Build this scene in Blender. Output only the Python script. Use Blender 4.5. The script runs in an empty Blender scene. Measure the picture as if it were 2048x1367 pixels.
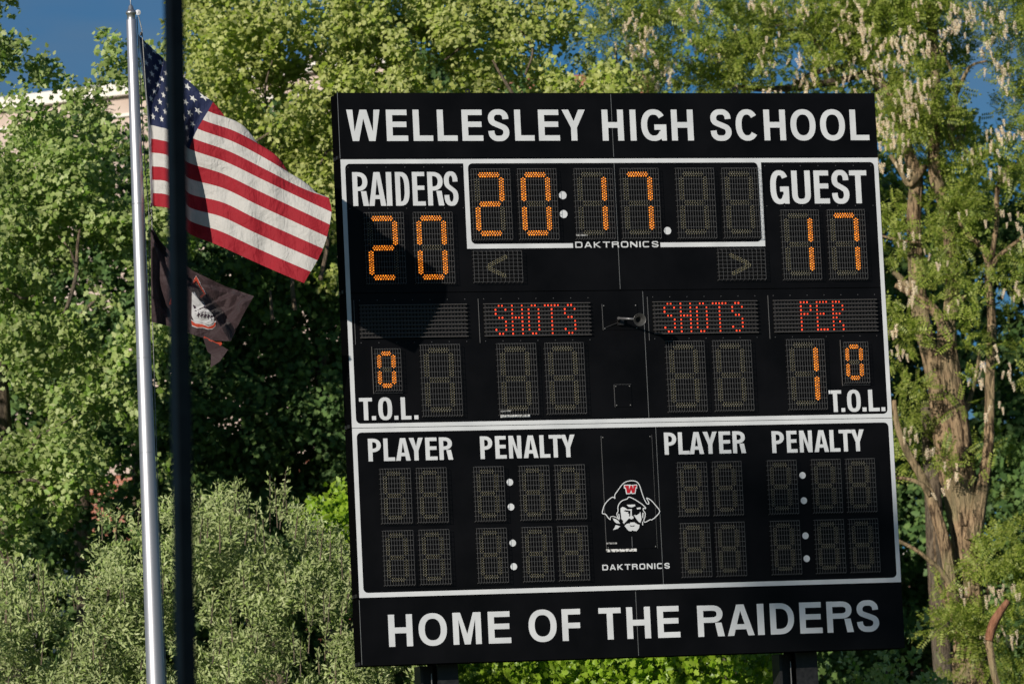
import bpy, math, random
import numpy as np
from mathutils import Vector, Matrix, geometry

# ------------------------------------------------------------------ camera
F_PX, PITCH, ROLL, YAW = 9892.94, .10933, -.04677, .29078     # focal length in pixels of a 2048 px wide picture
CAM = np.array([0., 0., 1.6])
FW = np.array([0, math.cos(PITCH), math.sin(PITCH)])
U0 = np.array([0, -math.sin(PITCH), math.cos(PITCH)]); R0 = np.array([1., 0, 0])
RT = math.cos(ROLL)*R0 + math.sin(ROLL)*U0
UP = -math.sin(ROLL)*R0 + math.cos(ROLL)*U0
scene = bpy.context.scene
col = scene.collection
cd = bpy.data.cameras.new('camera'); cam = bpy.data.objects.new('camera', cd); col.objects.link(cam)
cd.sensor_width = 36; cd.lens = F_PX/2048*36; cd.clip_start = .1; cd.clip_end = 3000
M4 = Matrix.Identity(4)
for i, a in enumerate((RT, UP, -FW)):
    for j in range(3): M4[j][i] = a[j]
M4.translation = Vector(CAM)
cam.matrix_world = M4
scene.camera = cam
cd.dof.use_dof = True; cd.dof.focus_distance = 35.0; cd.dof.aperture_fstop = 4.2

# ------------------------------------------------------------------ light
SUN_AZ, SUN_EL = math.radians(34), math.radians(17.5)         # the sun stands behind the camera, to its left
sunv = Vector((-math.sin(SUN_AZ)*math.cos(SUN_EL), -math.cos(SUN_AZ)*math.cos(SUN_EL), math.sin(SUN_EL)))
sl = bpy.data.lights.new('sun', 'SUN'); sl.energy = 5.0; sl.angle = math.radians(.53); sl.color = (1, .92, .80)
so = bpy.data.objects.new('sun', sl); col.objects.link(so)
so.rotation_euler = (-sunv).to_track_quat('-Z', 'Y').to_euler(); so.location = (-20, -30, 25)
w = bpy.data.worlds.new('World'); scene.world = w; w.use_nodes = True
nt = w.node_tree; N = nt.nodes; Lk = nt.links; N.clear()
sky = N.new('ShaderNodeTexSky'); sky.sky_type = 'NISHITA'; sky.sun_disc = False
sky.sun_elevation = SUN_EL; sky.sun_rotation = math.atan2(sunv.x, sunv.y) % (2*math.pi)
sky.air_density = 1.0; sky.dust_density = .4; sky.ozone_density = 4.0
tint = N.new('ShaderNodeMix'); tint.data_type = 'RGBA'; tint.blend_type = 'MULTIPLY'; tint.inputs[0].default_value = 1
tint.inputs[7].default_value = (.30, .62, .85, 1)
tc = N.new('ShaderNodeTexCoord'); mp = N.new('ShaderNodeMapping'); mp.inputs['Scale'].default_value = (6, 6, 22)
mp.inputs['Rotation'].default_value = (0, .25, 0)
nz = N.new('ShaderNodeTexNoise'); nz.inputs['Scale'].default_value = 1.6; nz.inputs['Detail'].default_value = 6; nz.inputs['Roughness'].default_value = .45
rp = N.new('ShaderNodeValToRGB'); rp.color_ramp.elements[0].position = .40; rp.color_ramp.elements[1].position = .66
rp.color_ramp.elements[0].color = (0, 0, 0, 1); rp.color_ramp.elements[1].color = (.75, .75, .75, 1)
cm = N.new('ShaderNodeMix'); cm.data_type = 'RGBA'; cm.inputs[7].default_value = (2.2, 3.0, 3.8, 1)
bg = N.new('ShaderNodeBackground'); bg.inputs[1].default_value = .066
ow = N.new('ShaderNodeOutputWorld')
Lk.new(sky.outputs[0], tint.inputs[6]); Lk.new(tint.outputs[2], cm.inputs[6])
Lk.new(tc.outputs['Generated'], mp.inputs[0]); Lk.new(mp.outputs[0], nz.inputs[0]); Lk.new(nz.outputs[0], rp.inputs[0]); Lk.new(rp.outputs[0], cm.inputs[0])
Lk.new(cm.outputs[2], bg.inputs[0]); Lk.new(bg.outputs[0], ow.inputs[0])
vs = scene.view_settings; vs.view_transform = 'Standard'; vs.look = 'None'; vs.gamma = 1; vs.exposure = 0; vs.use_curve_mapping = False

rnd = random.Random(7); rng = np.random.default_rng(11)

# ------------------------------------------------------------------ helpers
def ray(px, py): return FW + RT*((px-1024)/F_PX) - UP*((py-683.5)/F_PX)
def at(px, py, Y):
    """the world point on the plane y = Y that stands at that place of the survey photograph"""
    d = ray(px, py); return CAM + d*((Y-CAM[1])/d[1])
B0 = np.array([-1.17354, 35.24657, 0.]); ZB = 3.20276
BE = np.array([math.cos(YAW), math.sin(YAW), 0]); BN = np.array([-math.sin(YAW), math.cos(YAW), 0])
def ob(px, py):
    """board coordinates (metres along, metres up) of a place on the scoreboard's face"""
    d = ray(px, py); P = CAM + d*(((B0-CAM)@BN)/(d@BN)); return float((P-B0)@BE), float(P[2]-ZB)

def tag(o, label=None, cat=None, group=None, kind=None):
    if label: o['label'] = label
    if cat: o['category'] = cat
    if group: o['group'] = group
    if kind: o['kind'] = kind
    return o
def empty(name, loc=(0, 0, 0), rz=0, **k):
    o = bpy.data.objects.new(name, None); col.objects.link(o); o.location = loc; o.rotation_euler = (0, 0, rz)
    return tag(o, **k)
def link(name, me, parent=None, loc=None):
    o = bpy.data.objects.new(name, me); col.objects.link(o)
    if parent is not None: o.parent = parent
    if loc is not None: o.location = loc
    return o

class MB:
    def __init__(s): s.v = []; s.f = []
    def add(s, vs_, fs_):
        b = len(s.v); s.v += [tuple(map(float, p)) for p in vs_]; s.f += [tuple(i+b for i in f) for f in fs_]; return s
    def box(s, x0, x1, y0, y1, z0, z1):
        v = [(x, y, z) for z in (z0, z1) for y in (y0, y1) for x in (x0, x1)]
        return s.add(v, [(0, 2, 3, 1), (4, 5, 7, 6), (0, 1, 5, 4), (2, 6, 7, 3), (0, 4, 6, 2), (1, 3, 7, 5)])
    def bar(s, a, b, r, n=4, r2=None, cap=True):
        a = np.array(a, float); b = np.array(b, float); d = b-a; L = np.linalg.norm(d)
        if L < 1e-9: return s
        d /= L; u = np.cross(d, (0, 0, 1) if abs(d[2]) < .9 else (1, 0, 0)); u /= np.linalg.norm(u); w_ = np.cross(d, u)
        r2 = r if r2 is None else r2; v = []
        for p, q in ((a, r), (b, r2)):
            for k in range(n):
                t = 2*math.pi*(k+.5)/n; v.append(p + (u*math.cos(t) + w_*math.sin(t))*q)
        f = [(k, (k+1) % n, n+(k+1) % n, n+k) for k in range(n)]
        if cap: f += [tuple(range(n-1, -1, -1)), tuple(range(n, 2*n))]
        return s.add(v, f)
    def lathe(s, prof, n=20, axis=((0, 0, 0), (0, 0, 1)), cap=False):
        o = np.array(axis[0], float); d = np.array(axis[1], float); d /= np.linalg.norm(d)
        u = np.cross(d, (0, 0, 1) if abs(d[2]) < .9 else (1, 0, 0)); u /= np.linalg.norm(u); w_ = np.cross(d, u); v = []
        for r, h in prof:
            for k in range(n):
                t = 2*math.pi*k/n; v.append(o + d*h + (u*math.cos(t)+w_*math.sin(t))*r)
        f = []
        for i in range(len(prof)-1):
            for k in range(n): f.append((i*n+k, i*n+(k+1) % n, (i+1)*n+(k+1) % n, (i+1)*n+k))
        return s.add(v, f)
    def poly(s, pts, y, holes=()):
        """a filled flat outline in the board plane"""
        loops = [[Vector((p[0], p[1], 0)) for p in l] for l in (pts, *holes)]
        tris = geometry.tessellate_polygon(loops); v = [(p.x, y, p.y) for l in loops for p in l]
        out = []
        for t in tris:
            a, b, c = (v[i] for i in t)
            cr = (b[0]-a[0])*(c[2]-a[2]) - (b[2]-a[2])*(c[0]-a[0])
            if abs(cr) < 1e-12: continue
            out.append(tuple(t) if cr > 0 else tuple(reversed(t)))
        return s.add(v, out)
    def mesh(s, name, mat, smooth=False):
        me = bpy.data.meshes.new(name); me.from_pydata(s.v, [], s.f); me.update()
        for m in (mat if isinstance(mat, (list, tuple)) else [mat]): me.materials.append(m)
        if smooth: me.polygons.foreach_set('use_smooth', [True]*len(me.polygons))
        return me
    def build(s, name, mat, parent=None, loc=None, smooth=False, bevel=0):
        o = link(name, s.mesh(name, mat, smooth), parent, loc)
        if bevel:
            m = o.modifiers.new('b', 'BEVEL'); m.width = bevel; m.segments = 2; m.limit_method = 'ANGLE'
        return o

def material(name, color=(.5, .5, .5), rough=.5, metal=0, spec=.5):
    m = bpy.data.materials.new(name); m.use_nodes = True; b = m.node_tree.nodes['Principled BSDF']
    b.inputs['Base Color'].default_value = (*color, 1); b.inputs['Roughness'].default_value = rough
    b.inputs['Metallic'].default_value = metal; b.inputs['Specular IOR Level'].default_value = spec
    return m
def noisy(m, c1, c2, scale=8, detail=5, bump=0, rough=None, stretch=(1, 1, 1), lo=.35, hi=.65, coord='Object'):
    """mottle a material's colour between c1 and c2, with optional relief"""
    t = m.node_tree; b = t.nodes['Principled BSDF']
    tc_ = t.nodes.new('ShaderNodeTexCoord'); mp_ = t.nodes.new('ShaderNodeMapping'); mp_.inputs['Scale'].default_value = stretch
    n = t.nodes.new('ShaderNodeTexNoise'); n.inputs['Scale'].default_value = scale; n.inputs['Detail'].default_value = detail
    r = t.nodes.new('ShaderNodeValToRGB'); e0, e1 = r.color_ramp.elements
    e0.position = lo; e1.position = hi; e0.color = (*c1, 1); e1.color = (*c2, 1)
    t.links.new(tc_.outputs[coord], mp_.inputs[0]); t.links.new(mp_.outputs[0], n.inputs[0]); t.links.new(n.outputs[0], r.inputs[0])
    t.links.new(r.outputs[0], b.inputs['Base Color'])
    if bump:
        bp = t.nodes.new('ShaderNodeBump'); bp.inputs['Strength'].default_value = bump; bp.inputs['Distance'].default_value = .02
        t.links.new(n.outputs[0], bp.inputs['Height']); t.links.new(bp.outputs[0], b.inputs['Normal'])
    if rough:
        mr = t.nodes.new('ShaderNodeMapRange'); mr.inputs[3].default_value, mr.inputs[4].default_value = rough
        t.links.new(n.outputs[0], mr.inputs[0]); t.links.new(mr.outputs[0], b.inputs['Roughness'])
    return m

def leafmat(name, cols, rough=.5, spec=.5, trans=.25, tcol=(1.0, 1.25, .45)):
    """leaf: colour differs from leaf to leaf, some light comes through"""
    m = bpy.data.materials.new(name); m.use_nodes = True; t = m.node_tree; b = t.nodes['Principled BSDF']; out = t.nodes['Material Output']
    g = t.nodes.new('ShaderNodeNewGeometry'); r = t.nodes.new('ShaderNodeValToRGB'); r.color_ramp.interpolation = 'LINEAR'
    el = r.color_ramp.elements
    while len(el) < len(cols): el.new(.5)
    for i, c in enumerate(cols): el[i].position = i/(len(cols)-1); el[i].color = (*c, 1)
    t.links.new(g.outputs['Random Per Island'], r.inputs[0])
    tcx = t.nodes.new('ShaderNodeTexCoord'); nzz = t.nodes.new('ShaderNodeTexNoise'); nzz.inputs['Scale'].default_value = 1.3; nzz.inputs['Detail'].default_value = 2
    t.links.new(tcx.outputs['Object'], nzz.inputs[0])
    mr = t.nodes.new('ShaderNodeMapRange'); mr.inputs[1].default_value = .3; mr.inputs[2].default_value = .7; mr.inputs[3].default_value = .78; mr.inputs[4].default_value = 1.2
    t.links.new(nzz.outputs[0], mr.inputs[0])
    vm = t.nodes.new('ShaderNodeVectorMath'); vm.operation = 'SCALE'; t.links.new(r.outputs[0], vm.inputs[0]); t.links.new(mr.outputs[0], vm.inputs['Scale'])
    t.links.new(vm.outputs[0], b.inputs['Base Color']); b.inputs['Roughness'].default_value = rough; b.inputs['Specular IOR Level'].default_value = spec
    tr = t.nodes.new('ShaderNodeBsdfTranslucent'); hs = t.nodes.new('ShaderNodeMix'); hs.data_type = 'RGBA'; hs.blend_type = 'MULTIPLY'; hs.inputs[0].default_value = 1
    hs.inputs[7].default_value = (*tcol, 1)
    t.links.new(vm.outputs[0], hs.inputs[6]); t.links.new(hs.outputs[2], tr.inputs[0])
    mx = t.nodes.new('ShaderNodeMixShader'); mx.inputs[0].default_value = trans
    t.links.new(b.outputs[0], mx.inputs[1]); t.links.new(tr.outputs[0], mx.inputs[2]); t.links.new(mx.outputs[0], out.inputs[0])
    return m

def scatter_mesh(name, mat, tv, tf, pos, rot, scl):
    """one mesh of many copies of a small template (tf: triangles)"""
    tv = np.asarray(tv, float); tf = np.asarray(tf, int); n, k = len(pos), len(tv)
    V = np.einsum('nij,kj->nki', rot, tv)*np.asarray(scl)[:, None, None] + np.asarray(pos)[:, None, :]
    Fa = (tf[None] + (np.arange(n)*k)[:, None, None]).reshape(-1, 3)
    me = bpy.data.meshes.new(name); me.vertices.add(n*k); me.vertices.foreach_set('co', V.reshape(-1).astype(np.float32))
    me.loops.add(Fa.size); me.loops.foreach_set('vertex_index', Fa.reshape(-1).astype(np.int32))
    me.polygons.add(len(Fa)); me.polygons.foreach_set('loop_start', np.arange(0, Fa.size, 3, dtype=np.int32))
    me.polygons.foreach_set('loop_total', np.full(len(Fa), 3, np.int32)); me.update(calc_edges=True); me.materials.append(mat)
    return me
def frames(nrm, spin):
    """rotation matrices whose z axis is nrm, turned by spin about it"""
    z = nrm/np.linalg.norm(nrm, axis=1)[:, None]
    a = np.where(np.abs(z[:, 2:3]) < .95, np.array([[0, 0, 1.]]), np.array([[1., 0, 0]]))
    x = np.cross(a, z); x /= np.linalg.norm(x, axis=1)[:, None]; y = np.cross(z, x)
    c, s = np.cos(spin)[:, None], np.sin(spin)[:, None]
    return np.stack([x*c+y*s, -x*s+y*c, z], axis=2)
def frames_dir(d, nrm):
    """rotation matrices whose y axis is d and whose z axis leans to nrm"""
    y = d/np.linalg.norm(d, axis=1)[:, None]; x = np.cross(y, nrm); x /= np.linalg.norm(x, axis=1)[:, None]+1e-9; z = np.cross(x, y)
    return np.stack([x, y, z], axis=2)
def unit(a): return a/(np.linalg.norm(a, axis=-1, keepdims=True)+1e-9)

# ------------------------------------------------------------------ materials
m_black = noisy(material('black_painted_panel', (.006, .006, .008), .42, 0, .12), (.0022, .0022, .0027), (.004, .004, .005), 3, 4, rough=(.34, .5))
m_blackside = material('black_cabinet_side', (.0012, .0012, .0015), .9, 0, .02)
m_steel = noisy(material('black_steel', (.012, .012, .014), .5), (.008, .008, .009), (.018, .018, .02), 30, 6, rough=(.4, .6))
m_white = noisy(material('white_vinyl', (.64, .645, .65), .45), (.57, .59, .62), (.65, .67, .70), 5, 3, rough=(.4, .5))
m_edge = material('bare_aluminium_edge', (.35, .35, .35), .4, .6)
m_wire = material('guard_wire', (.15, .15, .155), .45, .3)
m_recess = material('digit_backplate', (.003, .003, .0035), .6, 0, .1)
m_led_off = material('unlit_amber_lamp', (.40, .37, .23), .3)
m_led_off2 = material('unlit_red_lamp', (.05, .04, .04), .3)
m_louver = material('louvre_blade', (.085, .08, .08), .5)
m_red = material('red_vinyl', (.42, .01, .02), .45)
m_horn = noisy(material('horn_grey', (.10, .10, .10), .35, .3), (.045, .045, .045), (.08, .08, .08), 20)
m_tube = material('horn_tube', (.16, .16, .17), .4, .5)
m_screw = material('screw_head', (.16, .16, .17), .35, .7)
m_sticker = noisy(material('serial_label', (.5, .5, .5), .5), (.12, .12, .12), (.7, .7, .7), 60, 2, lo=.4, hi=.5)
def glow(name, c, s):
    m = bpy.data.materials.new(name); m.use_nodes = True; b = m.node_tree.nodes['Principled BSDF']
    b.inputs['Base Color'].default_value = (.3, .12, .02, 1); b.inputs['Roughness'].default_value = .3
    b.inputs['Emission Color'].default_value = (*c, 1); t = m.node_tree; g = t.nodes.new('ShaderNodeNewGeometry'); r = t.nodes.new('ShaderNodeMapRange')
    r.inputs[3].default_value = s*.6; r.inputs[4].default_value = s*1.35; t.links.new(g.outputs['Random Per Island'], r.inputs[0]); t.links.new(r.outputs[0], b.inputs['Emission Strength'])
    return m
m_amber = glow('lit_amber_lamp', (1, .27, .018), 1.65)
m_redled = glow('lit_red_lamp', (1, .035, .02), 2.2)

# ------------------------------------------------------------------ ground
gm = noisy(material('grass', (.05, .09, .02), .9), (.03, .055, .012), (.07, .11, .03), 5, 8)
gv = MB(); n_ = 40
gx = np.sign(np.linspace(-1, 1, n_+1))*np.abs(np.linspace(-1, 1, n_+1))**2.4*1500
for j in range(n_+1):
    for i in range(n_+1):
        x, y = gx[i], gx[j]+40
        gv.v.append((x, y, .12*math.sin(x*.07)*math.sin(y*.05) - .12))
for j in range(n_):
    for i in range(n_): a = j*(n_+1)+i; gv.f.append((a, a+1, a+n_+2, a+n_+1))
tag(gv.build('ground', gm), kind='structure')

# ------------------------------------------------------------------ scoreboard
W, H, DP = 4.130, 4.131, .20
board = empty('scoreboard', (B0[0], B0[1], 0), YAW, label='big black sports scoreboard with amber digits on two steel posts', cat='scoreboard')
def bp(mb, name, mat, **k): return mb.build(name, mat, board, loc=(0, 0, ZB), **k)
cabs = [(3.645, H, 2.067), (2.672, 3.645, 2.067), (1.700, 2.672, 2.238), (.484, 1.700, 2.286), (0, .484, 2.070)]
for i, (z0, z1, xs) in enumerate(cabs):
    c = bp(MB().box(0, W, .004, DP, z0+.002, z1-.002), 'cabinet', m_blackside)
    for a, b_ in ((0, xs-.0015), (xs+.0015, W)):
        MB().box(a+.0005, b_-.0005, 0, .0035, z0+.0025, z1-.0025).build('panel', m_black, c)
    MB().box(xs-.0012, xs+.0012, -.0012, .003, z0+.01, z1-.01).build('edge_trim', m_edge, c)
    for k in range(2): MB().box(-.012, -.0005, .05+.08*k, .075+.08*k, z0+.006, z0+.03).build('latch', m_steel, c)
bp(MB().box(-.002, .0005, -.0015, .001, 3.65, H), 'edge_trim', m_edge); bp(MB().box(-.002, .0005, -.0015, .001, .01, .47), 'edge_trim', m_edge)

def rrect(x0, x1, z0, z1, r, corners=(1, 1, 1, 1), n=7):
    """corner order: bottom left, bottom right, top right, top left"""
    out = []
    for (cx, cz, sx, sz, a0, on) in ((x0, z0, 1, 1, 180, corners[0]), (x1, z0, -1, 1, 270, corners[1]), (x1, z1, -1, -1, 0, corners[2]), (x0, z1, 1, -1, 90, corners[3])):
        if not on: out.append((cx, cz)); continue
        for k in range(n+1):
            t = math.radians(a0 + 90*k/n); out.append((cx+sx*r+r*math.cos(t), cz+sz*r+r*math.sin(t)))
    return out
ww = 4.127
yv = -.0022
up = MB().poly([(.0005, 1.7025), (ww, 1.7025), (ww, 3.643), (.0005, 3.643)], yv, [rrect(.033, 4.095, 1.732, 3.611, .035, (1, 1, 1, 1))])
bp(up, 'border_stripe', m_white)
bp(MB().poly([(.0005, .486), (ww, .486), (ww, 1.6985), (.0005, 1.6985)], yv, [rrect(.033, 4.095, .520, 1.668, .035)]), 'border_stripe', m_white)
# clock frame: two side bars, bottom bars with the maker's name between them
fr = MB()
fr.poly([(.919, 2.987), (1.722, 2.987), (1.722, 3.021)] + [(.988+.035*math.cos(math.radians(270-90*k/7)), 3.056+.035*math.sin(math.radians(270-90*k/7))) for k in range(8)]
        + [(.953+.035*(1-math.cos(math.radians(90*k/7))), 3.576+.035*math.sin(math.radians(90*k/7))) for k in range(8)] + [(.919, 3.611)], yv)
bp(fr, 'border_stripe', m_white)
fr = MB()
fr.poly([(2.392, 2.987), (3.205, 2.987), (3.205, 3.611)] + [(3.144+.035*math.sin(math.radians(90*k/7)), 3.576+.035*math.cos(math.radians(90*k/7))) for k in range(8)]
        + [(3.144+.035*math.cos(math.radians(90*k/7)), 3.056-.035*math.sin(math.radians(90*k/7))) for k in range(8)] + [(2.392, 3.021)], yv)
bp(fr, 'border_stripe', m_white)
for x, z, r in ((1.662, 3.374, .0295), (1.662, 3.236, .0295), (2.453, 3.108, .028), (1.159, 1.288, .025), (1.159, 1.109, .025), (1.159, .849, .025), (1.159, .679, .025),
                (3.401, 1.290, .025), (3.401, 1.104, .025), (3.399, .846, .025), (3.399, .678, .025)):
    bp(MB().poly([(x+r*math.cos(t*math.pi/12), z+r*math.sin(t*math.pi/12)) for t in range(24)], yv), 'dot', m_white)

# ---- lettering: every letter is a strip or outline with its own stem and bar widths
def stroke(mb, pts, hx, hz, y, closed=False):
    n = len(pts); L = []; Rr = []
    for i in range(n):
        a = pts[(i-1) % n] if (closed or i) else pts[0]; b = pts[(i+1) % n] if (closed or i < n-1) else pts[-1]
        dx, dz = b[0]-a[0], b[1]-a[1]; q = math.hypot(dx, dz) or 1; nx, nz = -dz/q, dx/q
        L.append((pts[i][0]+nx*hx, pts[i][1]+nz*hz)); Rr.append((pts[i][0]-nx*hx, pts[i][1]-nz*hz))
    v = []
    for p, q in zip(L, Rr): v += [(p[0], y, p[1]), (q[0], y, q[1])]
    f = [(2*i, 2*i+1, 2*i+3, 2*i+2) for i in range(n-1)]
    if closed: f.append((2*n-2, 2*n-1, 1, 0))
    mb.add(v, f)
def arc(cx, cz, rx, rz, a0, a1, n=14, p=2.0):
    out = []
    for k in range(n+1):
        t = math.radians(a0+(a1-a0)*k/n); c, s = math.cos(t), math.sin(t)
        out.append((cx+rx*math.copysign(abs(c)**(2/p), c), cz+rz*math.copysign(abs(s)**(2/p), s)))
    return out
def smooth_line(pts, n=4):
    P = [np.array(p, float) for p in pts]; out = []
    for i in range(len(P)-1):
        a, b, c, d = P[max(i-1, 0)], P[i], P[i+1], P[min(i+2, len(P)-1)]
        for k in range(n):
            t = k/n; out.append(tuple(.5*((2*b)+(-a+c)*t+(2*a-5*b+4*c-d)*t*t+(-a+3*b-3*c+d)*t**3)))
    out.append(tuple(P[-1])); return out
def glyph(mb, ch, x0, x1, z0, z1, sx, sz, y, p=2.3):
    w_, h = x1-x0, z1-z0; hx, hz = sx/2, sz/2; zm = (z0+z1)/2
    R_ = lambda a, b, c, d: mb.poly([(a, c), (b, c), (b, d), (a, d)], y)
    if ch == 'I': R_(x0, x1, z0, z1)
    elif ch == '.': R_(x0, x1, z0, z0+(x1-x0)*.95)
    elif ch == 'L': mb.poly([(x0, z0), (x1, z0), (x1, z0+sz), (x0+sx, z0+sz), (x0+sx, z1), (x0, z1)], y)
    elif ch in 'EF':
        q = zm+.03*h; b = [(x0, z0)]
        if ch == 'E': b += [(x1, z0), (x1, z0+sz), (x0+sx, z0+sz)]
        else: b += [(x0+sx, z0)]; q = zm-.02*h
        xm = x1-.06*w_
        b += [(x0+sx, q-hz), (xm, q-hz), (xm, q+hz), (x0+sx, q+hz), (x0+sx, z1-sz), (x1-.03*w_, z1-sz), (x1-.03*w_, z1), (x0, z1)]
        mb.poly(b, y)
    elif ch == 'H':
        mb.poly([(x0, z0), (x0+sx, z0), (x0+sx, zm-hz), (x1-sx, zm-hz), (x1-sx, z0), (x1, z0), (x1, z1), (x1-sx, z1), (x1-sx, zm+hz+.01*h), (x0+sx, zm+hz+.01*h), (x0+sx, z1), (x0, z1)], y)
    elif ch == 'T':
        c = (x0+x1)/2; mb.poly([(c-hx, z0), (c+hx, z0), (c+hx, z1-sz), (x1, z1-sz), (x1, z1), (x0, z1), (x0, z1-sz), (c-hx, z1-sz)], y)
    elif ch == 'N':
        k = sx*1.05; mb.poly([(x0, z0), (x0+sx*.95, z0), (x0+sx*.95, z1-.36*h), (x1-k, z0), (x1, z0), (x1, z1), (x1-sx*.95, z1), (x1-sx*.95, z0+.36*h), (x0+k, z1), (x0, z1)], y)
    elif ch == 'M':
        c = (x0+x1)/2; k = sx*1.25; s_ = sx*.95
        mb.poly([(x0, z0), (x0+s_, z0), (x0+s_, z1-.22*h), (c-s_*.5, z0), (c+s_*.5, z0), (x1-s_, z1-.22*h), (x1-s_, z0), (x1, z0), (x1, z1), (x1-k, z1), (c, z0+.33*h), (x0+k, z1), (x0, z1)], y)
    elif ch == 'W':
        s_ = sx*.98; a = w_*.215; b = w_*.20; c = (x0+x1)/2
        mb.poly([(x0, z1), (x0+a-s_*.30, z0), (x0+a+s_*.72, z0), (c, z1-.28*h), (x1-a-s_*.72, z0), (x1-a+s_*.30, z0), (x1, z1), (x1-s_, z1), (x1-a-.05*s_, z0+.30*h),
                 (c+s_*.55, z1), (c-s_*.55, z1), (x0+a+.05*s_, z0+.30*h), (x0+s_, z1)], y)
    elif ch == 'Y':
        c = (x0+x1)/2; q = z0+.42*h
        mb.poly([(c-hx, z0), (c+hx, z0), (c+hx, q), (x1, z1), (x1-sx*1.12, z1), (c, q+.21*h), (x0+sx*1.12, z1), (x0, z1), (c-hx, q)], y)
    elif ch == 'A':
        c = (x0+x1)/2; k = sx*1.06; zb0, zb1 = z0+.20*h, z0+.20*h+sz*.95
        tw = sx*.62; ix = lambda z: x0+k+(c-x0-k)*(z-z0)/(h*.80)
        iz = z0+h*.80
        mb.poly([(x0, z0), (x0+k, z0), (ix(zb0), zb0), (2*c-ix(zb0), zb0), (x1-k, z0), (x1, z0), (c+tw, z1), (c-tw, z1)], y, [[(ix(zb1), zb1), (2*c-ix(zb1), zb1), (c, iz)]])
    elif ch == 'K':
        R_(x0, x0+sx, z0, z1); mb.poly([(x0+sx, zm-hz*1.4), (x0+sx, zm+hz*.9), (x1-sx*1.3, z1), (x1, z1), (x0+sx*2.1, zm+.02*h), (x1, z0), (x1-sx*1.3, z0), (x0+sx*1.25, zm-hz*.9)], y)
    elif ch == 'O': stroke(mb, arc((x0+x1)/2, zm, w_/2-hx, h/2-hz+.012*h, 0, 360-360/40, 39, p), hx, hz, y, True)
    elif ch == 'D':
        R_(x0, x0+sx, z0, z1); r = min(w_*.52, h*.5)
        stroke(mb, [(x0+sx, z0+hz)]+arc(x1-hx-r*.9, zm, r*.9, h/2-hz, -90, 90, 16, p)+[(x0+sx, z1-hz)], hx, hz, y)
    elif ch in 'PR':
        R_(x0, x0+sx, z0, z1); zb = z0+(.44 if ch == 'R' else .40)*h; xr = x1-(.04*w_ if ch == 'R' else 0); rz_ = (z1-zb)/2; r = min(xr-x0-sx-hx, rz_*1.0)*.95
        stroke(mb, [(x0+sx, zb+hz)]+arc(xr-hx-r, zb+rz_, r, rz_-hz, -90, 90, 14, 2.3)+[(x0+sx, z1-hz)], hx, hz*.97, y)
        if ch == 'R': mb.poly([(x1-sx*1.08, z0), (x1+.01*w_, z0), (x1-sx*.42, zb-.0005), (x1-sx*1.50, zb-.0005)], y)
    elif ch == 'U':
        r = w_/2-hx; stroke(mb, [(x0+hx, z1)]+arc((x0+x1)/2, z0+hz+r*1.05, r, r*1.05+.01*h, 180, 360, 16, p)+[(x1-hx, z1)], hx, hz, y)
    elif ch in 'CG':
        a = 38 if ch == 'C' else 36
        pts = arc((x0+x1)/2, zm, w_/2-hx, h/2-hz+.012*h, a, 322 if ch == 'C' else 330, 32, p)
        stroke(mb, pts, hx, hz, y)
        if ch == 'G':
            gx_ = x1-sx*.80; yq = y-.0006; mb.poly([(gx_, z0), (x1, z0), (x1, zm+.02*h), ((x0+x1)/2+.02*w_, zm+.02*h), ((x0+x1)/2+.02*w_, zm+.02*h-sz), (x1-sx, zm+.02*h-sz), (x1-sx, z0+.16*h)], yq)
    elif ch == 'S':
        rx, cx = w_/2-hx, (x0+x1)/2; za, zb_ = z0+hz-.012*h, z1-hz+.012*h
        C_ = [(.93, .73), (.84, .88), (.45, .985), (0, 1.0), (-.5, .98), (-.88, .87), (-.95, .74), (-.80, .62), (-.35, .545), (.3, .465), (.80, .385), (.98, .255), (.88, .12), (.5, .018), (0, 0), (-.5, .018), (-.88, .125), (-.98, .29)]
        stroke(mb, smooth_line([(cx+rx*u_, za+(zb_-za)*v_) for u_, v_ in C_], 3), hx, hz, y)

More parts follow.
